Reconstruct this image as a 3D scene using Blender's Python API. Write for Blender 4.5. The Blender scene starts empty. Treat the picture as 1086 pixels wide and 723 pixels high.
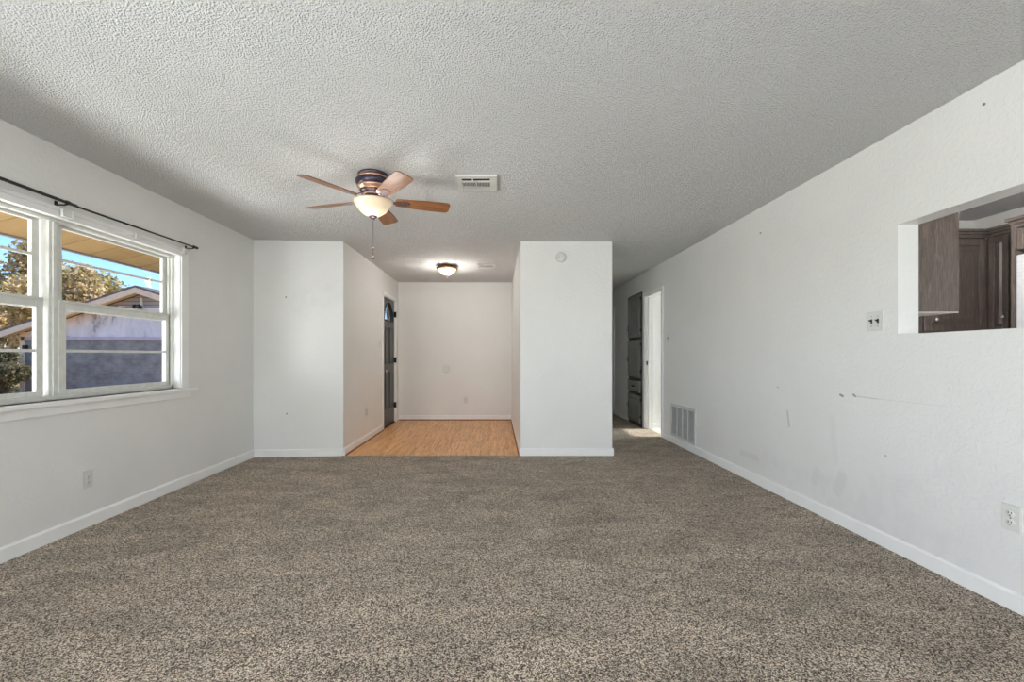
import bpy, bmesh, math, random
from mathutils import Vector, Matrix

# ------------------------------------------------------------------ camera, light, exposure
SC = bpy.context.scene
COL = SC.collection
F = 470.0                      # focal length in pixels of the 1086 px wide frame
S = F / 510.0                  # depths below were read off with 510 px
CZ = 1.14                      # camera height
VX, VY = 526.5, 377.0          # vanishing point
cam_d = bpy.data.cameras.new('camera')
cam_d.sensor_width = 36.0
cam_d.lens = F / 1086.0 * 36.0
cam_d.shift_x = (543.0 - VX) / 1086.0
cam_d.shift_y = (VY - 361.5) / 1086.0
cam_d.clip_start = 0.05
cam_d.clip_end = 400
cam = bpy.data.objects.new('camera', cam_d)
COL.objects.link(cam)
cam.location = (0, 0, CZ)
cam.rotation_euler = (math.radians(90), 0, 0)
SC.camera = cam

SC.view_settings.view_transform = 'Standard'
SC.view_settings.look = 'None'
SC.view_settings.gamma = 1.0
SC.view_settings.exposure = 0.16
SC.view_settings.use_curve_mapping = False
SC.cycles.max_bounces = 12
SC.cycles.diffuse_bounces = 8
SC.cycles.glossy_bounces = 4
SC.cycles.transmission_bounces = 8
SC.cycles.transparent_max_bounces = 12
SC.cycles.caustics_reflective = False
SC.cycles.caustics_refractive = False
SC.cycles.sample_clamp_indirect = 6.0

world = bpy.data.worlds.new('world')
SC.world = world
world.use_nodes = True
wn = world.node_tree.nodes
wl = world.node_tree.links
for n in list(wn): wn.remove(n)
sky = wn.new('ShaderNodeTexSky')
sky.sky_type = 'NISHITA'
sky.sun_disc = False
sky.sun_elevation = math.radians(38)
sky.sun_rotation = math.radians(80)
sky.ozone_density = 2.5
sky.dust_density = 0.3
bg = wn.new('ShaderNodeBackground')
bg.inputs['Strength'].default_value = 0.30
wo = wn.new('ShaderNodeOutputWorld')
tint = wn.new('ShaderNodeMix'); tint.data_type = 'RGBA'; tint.blend_type = 'MULTIPLY'; tint.inputs['Factor'].default_value = 1.0
tint.inputs[7].default_value = (0.64, 0.77, 1.04, 1)
wl.new(sky.outputs[0], tint.inputs[6]); wl.new(tint.outputs[2], bg.inputs[0]); wl.new(bg.outputs[0], wo.inputs[0])

def sun(direction, energy, color, angle):
    d = bpy.data.lights.new('sun', 'SUN'); d.energy = energy; d.color = color; d.angle = angle
    o = bpy.data.objects.new('sun', d); COL.objects.link(o)
    o.rotation_euler = Vector(direction).to_track_quat('-Z', 'Y').to_euler()
    o.location = (10, 0, 12)
def area(name, loc, direction, sx, sy, energy, color=(1, 1, 1), spread=180):
    d = bpy.data.lights.new(name, 'AREA'); d.shape = 'RECTANGLE'; d.size = sx; d.size_y = sy
    d.energy = energy; d.color = color; d.spread = math.radians(spread)
    o = bpy.data.objects.new(name, d); COL.objects.link(o); o.location = loc
    o.rotation_euler = Vector(direction).to_track_quat('-Z', 'Y').to_euler()
    return o
def point(name, loc, energy, color, r):
    d = bpy.data.lights.new(name, 'POINT'); d.energy = energy; d.color = color; d.shadow_soft_size = r
    o = bpy.data.objects.new(name, d); COL.objects.link(o); o.location = loc

sun((-0.74, 0.0, -0.62), 5.5, (1.0, 0.93, 0.82), math.radians(1))
# fill lights outside added, unseen windows; the side-room one follows the hall's light band
area('fill_rear_opening', (0.5, -3.1, 0.8), (-0.10, 1, 0.62), 4.0, 1.8, 215, (1.0, 0.99, 0.975))
area('fill_side_opening', (-3.5, -0.6, 0.8), (1, 0.7, 0.62), 2.8, 1.4, 325, (0.99, 0.995, 1.0))
area('fill_kitchen_opening', (3.5, -3.0, 1.5), (0, 1, 0), 1.7, 1.2, 45, (1.0, 0.99, 0.97))
area('daylight_side_room_window', (4.55, 6.62, 1.45), (-1, 0.02, -0.25), 0.8, 1.1, 62, (1.0, 0.97, 0.92))

# unseen fill added low in the yard, shining up through the long window
area('yard_fill', (-4.9, 2.3, -0.05), (1, 0.14, 0.56), 3.4, 1.1, 85, (1.0, 0.98, 0.95), 100)
point('kitchen_fill', (3.3, 2.72, 2.2), 40, (1.0, 0.96, 0.92), 0.12)  # unseen point fill added to brighten the cabinets, no fixture
def D(y): return y * S
def PX(px, X=None, Y=None):            # depth of a pixel column on a side wall
    return X * F / (px - VX)
def PZ(py, Y): return CZ + (VY - py) * Y / F

# ------------------------------------------------------------------ materials
class NT:
    def __init__(s, name):
        m = bpy.data.materials.new(name); m.use_nodes = True
        s.m = m; s.n = m.node_tree.nodes; s.l = m.node_tree.links
        s.p = s.n['Principled BSDF']; s.out = s.n['Material Output']
        s._co = None
    def add(s, t, **kw):
        x = s.n.new(t)
        for k, v in kw.items(): setattr(x, k, v)
        return x
    def put(s, sock, v):
        if hasattr(v, 'node') or isinstance(v, bpy.types.NodeSocket): s.l.new(v, sock)
        else: sock.default_value = v
    def co(s):
        if s._co is None: s._co = s.add('ShaderNodeNewGeometry').outputs['Position']
        return s._co
    def mapping(s, scale=(1, 1, 1), rot=(0, 0, 0), vec=None):
        x = s.add('ShaderNodeMapping'); s.l.new(vec or s.co(), x.inputs['Vector'])
        x.inputs['Scale'].default_value = scale; x.inputs['Rotation'].default_value = rot
        return x.outputs[0]
    def noise(s, scale, detail=2, rough=0.5, vec=None, dist=0.0):
        x = s.add('ShaderNodeTexNoise'); s.l.new(vec or s.co(), x.inputs['Vector'])
        x.inputs['Scale'].default_value = scale; x.inputs['Detail'].default_value = detail
        x.inputs['Roughness'].default_value = rough; x.inputs['Distortion'].default_value = dist
        return x.outputs[0]
    def voro(s, scale, vec=None, out='Distance', feature='F1'):
        x = s.add('ShaderNodeTexVoronoi', feature=feature); s.l.new(vec or s.co(), x.inputs['Vector'])
        x.inputs['Scale'].default_value = scale
        return x.outputs[out]
    def math(s, op, a, b=0.0, c=None, clamp=False):
        x = s.add('ShaderNodeMath', operation=op, use_clamp=clamp)
        s.put(x.inputs[0], a); s.put(x.inputs[1], b)
        if c is not None: s.put(x.inputs[2], c)
        return x.outputs[0]
    def ramp(s, fac, stops):
        x = s.add('ShaderNodeValToRGB'); s.l.new(fac, x.inputs[0]); r = x.color_ramp
        while len(r.elements) < len(stops): r.elements.new(0.5)
        for e, (p, c) in zip(r.elements, stops):
            e.position = p; e.color = (c[0], c[1], c[2], 1) if not isinstance(c, (int, float)) else (c, c, c, 1)
        return x.outputs[0]
    def mix(s, fac, a, b, mode='MIX'):
        x = s.add('ShaderNodeMix', data_type='RGBA', blend_type=mode)
        s.put(x.inputs['Factor'], fac)
        for k, v in (('A', a), ('B', b)):
            sock = [i for i in x.inputs if i.name == k and i.type == 'RGBA'][0]
            if isinstance(v, tuple): v = (v[0], v[1], v[2], 1)
            s.put(sock, v)
        return [o for o in x.outputs if o.type == 'RGBA'][0]
    def bump(s, h, strength, dist, normal=None):
        x = s.add('ShaderNodeBump'); s.l.new(h, x.inputs['Height'])
        x.inputs['Strength'].default_value = strength; x.inputs['Distance'].default_value = dist
        if normal: s.l.new(normal, x.inputs['Normal'])
        s.l.new(x.outputs[0], s.p.inputs['Normal']); return x.outputs[0]
    def base(s, c): s.put(s.p.inputs['Base Color'], (c[0], c[1], c[2], 1) if isinstance(c, tuple) else c)
    def set(s, rough=0.5, metal=0.0, spec=0.5):
        s.p.inputs['Roughness'].default_value = rough; s.p.inputs['Metallic'].default_value = metal
        s.p.inputs['Specular IOR Level'].default_value = spec; return s

def lin(r, g, b):
    f = lambda c: (c / 255 / 12.92) if c / 255 <= 0.04045 else ((c / 255 + 0.055) / 1.055) ** 2.4
    return (f(r), f(g), f(b))
def plain(name, rgb, rough=0.5, metal=0.0, spec=0.5, wear=0.06, nscale=9.0):
    t = NT(name).set(rough, metal, spec); c = lin(*rgb)
    lo = tuple(v * (1 - wear) for v in c); hi = tuple(min(1, v * (1 + wear)) for v in c)
    t.base(t.ramp(t.noise(nscale, 4), [(0.3, lo), (0.7, hi)]))
    return t.m

M = {}
def capsule(t, a, b, r, soft):
    """mask that is 1 within r of the segment a-b"""
    A = Vector(a); B = Vector(b); d = B - A; L2 = max(d.length_squared, 1e-9)
    sub = t.add('ShaderNodeVectorMath', operation='SUBTRACT'); t.l.new(t.co(), sub.inputs[0]); sub.inputs[1].default_value = A
    dot = t.add('ShaderNodeVectorMath', operation='DOT_PRODUCT'); t.l.new(sub.outputs[0], dot.inputs[0]); dot.inputs[1].default_value = d
    h = t.math('DIVIDE', dot.outputs['Value'], L2, clamp=True)
    sc = t.add('ShaderNodeVectorMath', operation='SCALE'); sc.inputs[0].default_value = d; t.l.new(h, sc.inputs['Scale'])
    s2 = t.add('ShaderNodeVectorMath', operation='SUBTRACT'); t.l.new(sub.outputs[0], s2.inputs[0]); t.l.new(sc.outputs[0], s2.inputs[1])
    ln = t.add('ShaderNodeVectorMath', operation='LENGTH'); t.l.new(s2.outputs[0], ln.inputs[0])
    mr = t.add('ShaderNodeMapRange', interpolation_type='SMOOTHSTEP'); t.l.new(ln.outputs['Value'], mr.inputs['Value'])
    mr.inputs['From Min'].default_value = r; mr.inputs['From Max'].default_value = r + soft
    mr.inputs['To Min'].default_value = 1; mr.inputs['To Max'].default_value = 0
    return mr.outputs[0]

WALL = (226, 226, 224)
def wall_mat(name, marks=(), rgb=WALL, bump=0.35):
    t = NT(name).set(0.42, 0, 0.42)
    c = lin(*rgb)
    col = t.ramp(t.noise(1.3, 5, 0.6), [(0.25, tuple(v * 0.955 for v in c)), (0.75, tuple(v * 1.02 for v in c))])
    for a, b, r, soft, colr, amt in marks:
        mk = t.math('MULTIPLY', capsule(t, a, b, r, soft), amt)
        if soft > 0.03:
            mk = t.math('MULTIPLY', mk, t.ramp(t.noise(9, 4, 0.6), [(0.4, 0.25), (0.6, 1.0)]))
        col = t.mix(mk, col, lin(*colr))
    t.base(col)
    h = t.math('ADD', t.math('MULTIPLY', t.ramp(t.noise(38, 3, 0.55, dist=0.4), [(0.42, 0), (0.62, 1)]), 0.7),
               t.math('MULTIPLY', t.noise(120, 3), 0.4))
    t.bump(h, bump, 0.004)
    return t.m
M['wall'] = wall_mat('wall_paint')
XR, XL = 2.32, -2.73
def rw(px, py):                       # pixel -> point on the right wall
    y = XR * F / (px - VX); return (XR, y, CZ - (py - VY) * y / F)
rm = []
for p, q, r, s, c, a in [((891, 418.5), (894, 420), .004, .006, (120, 116, 110), .85),
                         ((905, 418.5), (907, 420), .004, .006, (120, 116, 110), .8),
                         ((907, 420), (931, 423), .001, .0035, (160, 158, 152), .5),
                         ((931, 423), (1004, 431), .0005, .0025, (190, 188, 184), .35),
                         ((835, 436), (837, 452), .003, .012, (168, 167, 165), .55),
                         ((824, 410), (826, 411), .002, .006, (150, 148, 144), .5),
                         ((882, 444), (886, 488), .01, .03, (212, 212, 212), 0.35),
                         ((866, 500), (864, 510), .02, .03, (210, 210, 212), 0.49),
                         ((893, 506), (888, 520), .025, .03, (208, 208, 208), 0.56),
                         ((875, 519), (1010, 585), .06, .12, (212, 212, 213), 0.49),
                         ((935, 512), (975, 526), .03, .10, (214, 214, 214), 0.49),
                         ((800, 483), (870, 516), .05, .10, (214, 214, 214), 0.42),
                         ((786, 480), (803, 486), .012, .03, (206, 206, 208), .55),
                         ((1043, 110.5), (1044, 110.5), .004, .004, (90, 88, 84), .9),
                         ((806, 247), (807, 247), .004, .005, (100, 98, 94), .8),
                         ((939, 483), (939.5, 483.5), .003, .005, (150, 146, 142), .7)]:
    rm.append((rw(*p), rw(*q), r, s, c, a))
M['wall_right'] = wall_mat('wall_paint_scuffed', rm)
YC = D(5.43)
def cw(px, py):
    return (-2.73 + (px - 271) / 95.0 , YC, CZ - (py - VY) * YC / F)
cm_marks = [(cw(*p), cw(*p), .006, .006, (110, 108, 104), .9) for p in ((304.6, 315), (331, 315), (305.5, 438.5), (331, 438.5))]
cm_marks.append((cw(322, 322), cw(352, 305), .08, .16, (214, 214, 212), .5))
M['wall_chunk'] = wall_mat('wall_paint_nail_holes', [(a, b, r + .035 if r < .01 else r, s, c, m) for a, b, r, s, c, m in cm_marks] if False else cm_marks)

t = NT('popcorn_ceiling').set(0.9, 0, 0.2)
spk = t.ramp(t.noise(130, 2, 0.8), [(0.36, 0.88), (0.5, 1.0)])  # fine speckle in the colour stands in for the popcorn's grain shading
t.base(t.mix(1.0, t.ramp(t.noise(1.1, 4), [(0.25, lin(243, 243, 242)), (0.75, lin(249, 249, 248))]), spk, 'MULTIPLY'))
h = t.math('ADD', t.math('MULTIPLY', t.ramp(t.voro(100, vec=t.mapping((1, 1, 0.05))), [(0.05, 1.0), (0.6, 0.0)]), 0.9),
           t.math('MULTIPLY', t.noise(120, 4, 0.75), 1.5))
t.bump(h, 1.0, 0.016)
M['ceiling'] = t.m
M['ceiling_plain'] = wall_mat('ceiling_plain', (), (200, 200, 197), 0.5)

t = NT('cut_pile_carpet').set(0.95, 0, 0.1)
fleck = t.noise(240, 3, 0.8)
tuft = t.voro(230, out='Color')
sep = t.add('ShaderNodeSeparateColor'); t.l.new(tuft, sep.inputs[0])
mixf = t.math('ADD', t.math('MULTIPLY', fleck, 0.55), t.math('MULTIPLY', sep.outputs[0], 0.45))
col = t.ramp(mixf, [(0.33, lin(60, 48, 39)), (0.44, lin(126, 109, 92)), (0.53, lin(184, 166, 146)), (0.64, lin(250, 236, 216))])
lay = t.ramp(t.noise(2.2, 5, 0.6, vec=t.mapping((1, 2.2, 1)), dist=0.8), [(0.32, 0.70), (0.66, 1.08)])
col = t.mix(1.0, col, lay, 'MULTIPLY')
t.base(col)
t.bump(t.math('ADD', mixf, t.math('MULTIPLY', t.noise(60, 3), 0.8)), 1.0, 0.010)
t.p.inputs['Sheen Weight'].default_value = 0.15
M['carpet'] = t.m

t = NT('laminate_planks').set(0.34, 0, 0.5)
br = t.add('ShaderNodeTexBrick'); t.l.new(t.mapping((1, 1, 1), (0, 0, math.radians(90))), br.inputs['Vector'])
br.inputs['Scale'].default_value = 1.0; br.inputs['Brick Width'].default_value = 1.2; br.inputs['Row Height'].default_value = 0.098
br.inputs['Mortar Size'].default_value = 0.0012; br.inputs['Color1'].default_value = (0, 0, 0, 1); br.inputs['Color2'].default_value = (1, 1, 1, 1)
br.inputs['Mortar'].default_value = (0.5, 0.5, 0.5, 1); br.offset = 0.37
off = t.add('ShaderNodeVectorMath', operation='ADD'); t.l.new(t.co(), off.inputs[0]); t.l.new(br.outputs['Color'], off.inputs[1])
gr = t.noise(3.0, 7, 0.68, vec=t.mapping((11, 0.7, 1), vec=off.outputs[0]), dist=1.2)
gcol = t.ramp(gr, [(0.33, lin(146, 88, 44)), (0.44, lin(208, 146, 84)), (0.54, lin(240, 182, 116)), (0.70, lin(252, 206, 146))])
plank = t.mix(0.22, gcol, t.ramp(br.outputs['Color'], [(0, lin(206, 146, 98)), (1, lin(240, 188, 136))]))
gap = t.mix(t.math('MULTIPLY', br.outputs['Fac'], 0.7), plank, lin(110, 66, 42))
t.base(gap); t.bump(gr, 0.12, 0.002)
M['laminate'] = t.m

M['trim'] = plain('white_trim_paint', (236, 236, 235), 0.35, 0, 0.5, 0.02)
M['window_vinyl'] = plain('window_frame_paint', (212, 213, 208), 0.4, 0, 0.5, 0.06, 24)
M['plate'] = plain('ivory_plate_plastic', (212, 212, 208), 0.3, 0, 0.5, 0.02)
M['slot'] = plain('dark_slot', (38, 36, 34), 0.6)
M['duct'] = plain('dark_duct', (34, 34, 34), 0.8)
M['vent'] = plain('vent_enamel', (206, 206, 202), 0.5)
M['grille'] = plain('grille_enamel', (198, 198, 198), 0.45)
M['grille_back'] = plain('grille_back_grey', (120, 120, 120), 0.8)  # even mid-grey sheet behind the louvres
M['rod'] = plain('black_rod_metal', (52, 50, 50), 0.4, 0.6)
M['clip'] = plain('clear_bracket_plastic', (222, 222, 220), 0.2)
M['door_grey'] = plain('charcoal_door_paint', (66, 67, 67), 0.42, 0, 0.5, 0.10)
M['black_iron'] = plain('black_hinge_iron', (30, 30, 32), 0.45, 0.7)
M['chrome'] = plain('satin_nickel', (200, 198, 192), 0.25, 1.0)
M['white_door'] = plain('white_door_paint', (216, 216, 214), 0.4)
M['came'] = plain('dark_lead_came', (46, 48, 48), 0.5, 0.3)
t = NT('window_glass').set(0.0, 0, 0.5)
t.base((0.95, 0.97, 0.96)); tr = t.add('ShaderNodeBsdfTransparent'); tr.inputs[0].default_value = (0.93, 0.95, 0.95, 1)
gl = t.add('ShaderNodeBsdfGlossy'); gl.inputs['Roughness'].default_value = 0.0
fr = t.add('ShaderNodeFresnel'); fr.inputs['IOR'].default_value = 1.35
bf = t.math('MULTIPLY', fr.outputs[0], t.math('SUBTRACT', 1.0, t.add('ShaderNodeNewGeometry').outputs['Backfacing']))
ms = t.add('ShaderNodeMixShader'); t.l.new(bf, ms.inputs[0]); t.l.new(tr.outputs[0], ms.inputs[1]); t.l.new(gl.outputs[0], ms.inputs[2])
t.l.new(ms.outputs[0], t.out.inputs['Surface']); M['glass'] = t.m

def wood(name, c1, c2, c3, scale=(1, 1, 1), rough=0.35, sc=6.0, spec=0.5, coat=0.0):
    t = NT(name).set(rough, 0, spec)
    tc = t.add('ShaderNodeTexCoord')
    g = t.noise(sc, 6, 0.65, vec=t.mapping(scale, vec=tc.outputs['Object']), dist=1.0)
    t.base(t.ramp(g, [(0.3, lin(*c1)), (0.5, lin(*c2)), (0.7, lin(*c3))]))
    t.p.inputs['Coat Weight'].default_value = coat; t.p.inputs['Coat Roughness'].default_value = 0.15
    t.bump(g, 0.15, 0.002); return t.m
M['blade'] = wood('fan_blade_walnut', (84, 52, 34), (128, 84, 54), (156, 108, 70), (1.2, 12, 12), 0.40, 5.0, 0.4, 0.12)
M['bronze'] = plain('aged_bronze', (92, 78, 84), 0.32, 0.85, 0.5, 0.12)
M['bronze_dark'] = plain('dark_bronze_body', (64, 58, 72), 0.34, 0.7, 0.5, 0.12)
M['copper'] = plain('brushed_copper_band', (196, 158, 138), 0.35, 0.8, 0.5, 0.1)
M['iron_silver'] = plain('blade_iron_metal', (128, 116, 122), 0.28, 0.85)
def glow(name, rgb, strength, base):
    t = NT(name).set(0.35, 0, 0.5); t.base(lin(*base))
    n = t.noise(7, 4, 0.6)
    em = t.ramp(n, [(0.3, tuple(v * 0.82 for v in lin(*rgb))), (0.7, lin(*rgb))])
    t.l.new(em, t.p.inputs['Emission Color']); t.p.inputs['Emission Strength'].default_value = strength
    return t.m
M['fan_bowl'] = glow('frosted_amber_glass', (255, 230, 190), 0.16, (214, 196, 170))
M['flush_bowl'] = glow('lit_alabaster_glass', (255, 206, 140), 3.2, (240, 220, 190))
M['flush_rim'] = plain('antique_brass_rim', (132, 92, 56), 0.35, 0.8)
M['espresso'] = wood('espresso_cabinet', (78, 69, 66), (96, 86, 81), (118, 107, 101), (14, 14, 1.2), 0.30, 6.0, 0.6, 0.3)
t = NT('espresso_end_panel').set(0.26, 0, 0.6)
g = t.noise(7, 7, 0.7, vec=t.mapping((10, 10, 1.0)), dist=1.4)
t.base(t.ramp(g, [(0.3, lin(76, 66, 61)), (0.5, lin(98, 86, 80)), (0.7, lin(124, 110, 103))])); t.bump(t.noise(14, 5, 0.6, vec=t.mapping((7, 7, 1.2)), dist=1.5), 0.5, 0.004)
M['espresso_panel'] = t.m
M['linen_dark'] = plain('glossy_charcoal_cabinet', (128, 128, 126), 0.22, 0, 0.8, 0.1, 4)
M['linen_frame'] = plain('black_cabinet_frame', (36, 36, 36), 0.3, 0, 0.6)
M['melamine'] = plain('pale_melamine', (206, 200, 194), 0.4)
M['knob'] = plain('bright_knob', (230, 228, 224), 0.2, 0.6)
t = NT('brushed_stainless').set(0.38, 0.35, 0.6)
t.base(t.ramp(t.noise(5, 4, 0.5, vec=t.mapping((1, 1, 40))), [(0.3, lin(226, 229, 236)), (0.7, lin(242, 244, 248))])); M['steel'] = t.m
t = NT('pale_floor_tile').set(0.3)
bt = t.add('ShaderNodeTexBrick'); t.l.new(t.co(), bt.inputs['Vector']); bt.offset = 0
bt.inputs['Scale'].default_value = 1; bt.inputs['Brick Width'].default_value = 0.3; bt.inputs['Row Height'].default_value = 0.3; bt.inputs['Mortar Size'].default_value = 0.004
bt.inputs['Color1'].default_value = (*lin(214, 212, 206), 1); bt.inputs['Color2'].default_value = (*lin(206, 204, 199), 1); bt.inputs['Mortar'].default_value = (*lin(170, 168, 162), 1)
t.base(bt.outputs['Color']); M['tile'] = t.m

# outdoor materials
t = NT('soffit_plywood').set(0.7)
bt = t.add('ShaderNodeTexBrick'); t.l.new(t.mapping((1, 1, 1)), bt.inputs['Vector']); bt.offset = 0
bt.inputs['Scale'].default_value = 1; bt.inputs['Brick Width'].default_value = 4.0; bt.inputs['Row Height'].default_value = 0.30; bt.inputs['Mortar Size'].default_value = 0.006
bt.inputs['Color1'].default_value = (*lin(166, 134, 90), 1); bt.inputs['Color2'].default_value = (*lin(150, 120, 78), 1); bt.inputs['Mortar'].default_value = (*lin(96, 74, 44), 1)
t.base(t.mix(0.3, bt.outputs['Color'], t.ramp(t.noise(4, 5, 0.6, vec=t.mapping((2, 12, 1))), [(0.3, lin(126, 98, 58)), (0.7, lin(176, 146, 98))]))); M['soffit'] = t.m
M['fascia'] = plain('weathered_fascia', (132, 124, 118), 0.7)
t = NT('peeling_lavender_siding').set(0.8)
pc = t.ramp(t.noise(0.9, 6, 0.7, vec=t.mapping((1.6, 1, 0.7)), dist=0.6), [(0.38, lin(158, 146, 142)), (0.45, lin(226, 212, 208)), (0.6, lin(242, 230, 226))])
t.base(pc); M['siding'] = t.m
t = NT('grey_gable_boards').set(0.8)
wv = t.add('ShaderNodeTexWave', wave_type='BANDS', bands_direction='Z'); t.l.new(t.co(), wv.inputs['Vector']); wv.inputs['Scale'].default_value = 2.2
t.base(t.ramp(wv.outputs[0], [(0.0, lin(122, 116, 124)), (0.2, lin(164, 158, 164)), (1, lin(176, 170, 175))])); M['gable'] = t.m
t = NT('slate_blue_brick').set(0.85)
bt = t.add('ShaderNodeTexBrick'); t.l.new(t.mapping((1, 1, 1), (math.radians(90), 0, 0)), bt.inputs['Vector'])
bt.inputs['Scale'].default_value = 1; bt.inputs['Brick Width'].default_value = 0.24; bt.inputs['Row Height'].default_value = 0.085; bt.inputs['Mortar Size'].default_value = 0.008
bt.inputs['Color1'].default_value = (*lin(150, 142, 134), 1); bt.inputs['Color2'].default_value = (*lin(126, 118, 112), 1); bt.inputs['Mortar'].default_value = (*lin(150, 144, 138), 1)
t.base(t.mix(0.4, bt.outputs['Color'], t.ramp(t.noise(3, 5), [(0.35, lin(108, 102, 98)), (0.65, lin(176, 168, 158))]))); M['brick'] = t.m
M['peach'] = plain('peach_rake_paint', (246, 212, 178), 0.7, 0, 0.3, 0.08)
M['pink_trim'] = plain('pale_pink_trim', (206, 186, 194), 0.7, 0, 0.3, 0.15, 3)
M['shingle'] = plain('grey_shingle', (120, 104, 100), 0.9, 0, 0.2, 0.2, 12)
M['bark'] = plain('bark', (92, 78, 64), 0.9, 0, 0.2, 0.25, 10)
t = NT('ground_with_leaves').set(0.95)
t.base(t.ramp(t.noise(2.0, 8, 0.75), [(0.40, lin(112, 118, 70)), (0.5, lin(170, 146, 92)), (0.62, lin(222, 150, 98))])); M['ground'] = t.m
def leafmat(name, stops):
    t = NT(name).set(0.7, 0, 0.25)
    g = t.add('ShaderNodeNewGeometry')
    t.base(t.ramp(g.outputs['Random Per Island'], stops))
    tl = t.add('ShaderNodeBsdfTranslucent'); t.l.new(t.p.inputs['Base Color'].links[0].from_socket, tl.inputs['Color'])
    mx = t.add('ShaderNodeMixShader'); mx.inputs[0].default_value = 0.35
    t.l.new(t.p.outputs[0], mx.inputs[1]); t.l.new(tl.outputs[0], mx.inputs[2]); t.l.new(mx.outputs[0], t.out.inputs['Surface'])
    return t.m
M['leaf_gold'] = leafmat('autumn_gold_leaves', [(0.0, lin(120, 112, 76)), (0.25, lin(210, 184, 110)), (0.55, lin(228, 194, 146)), (0.8, lin(240, 216, 176)), (1.0, lin(160, 152, 100))])
M['leaf_olive'] = leafmat('olive_leaves', [(0.0, lin(110, 114, 74)), (0.35, lin(176, 172, 108)), (0.7, lin(222, 202, 134)), (1.0, lin(232, 190, 142))])
M['leaf_green'] = leafmat('dark_hedge_leaves', [(0.0, lin(58, 66, 48)), (0.5, lin(98, 102, 72)), (1.0, lin(150, 128, 92))])

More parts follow.
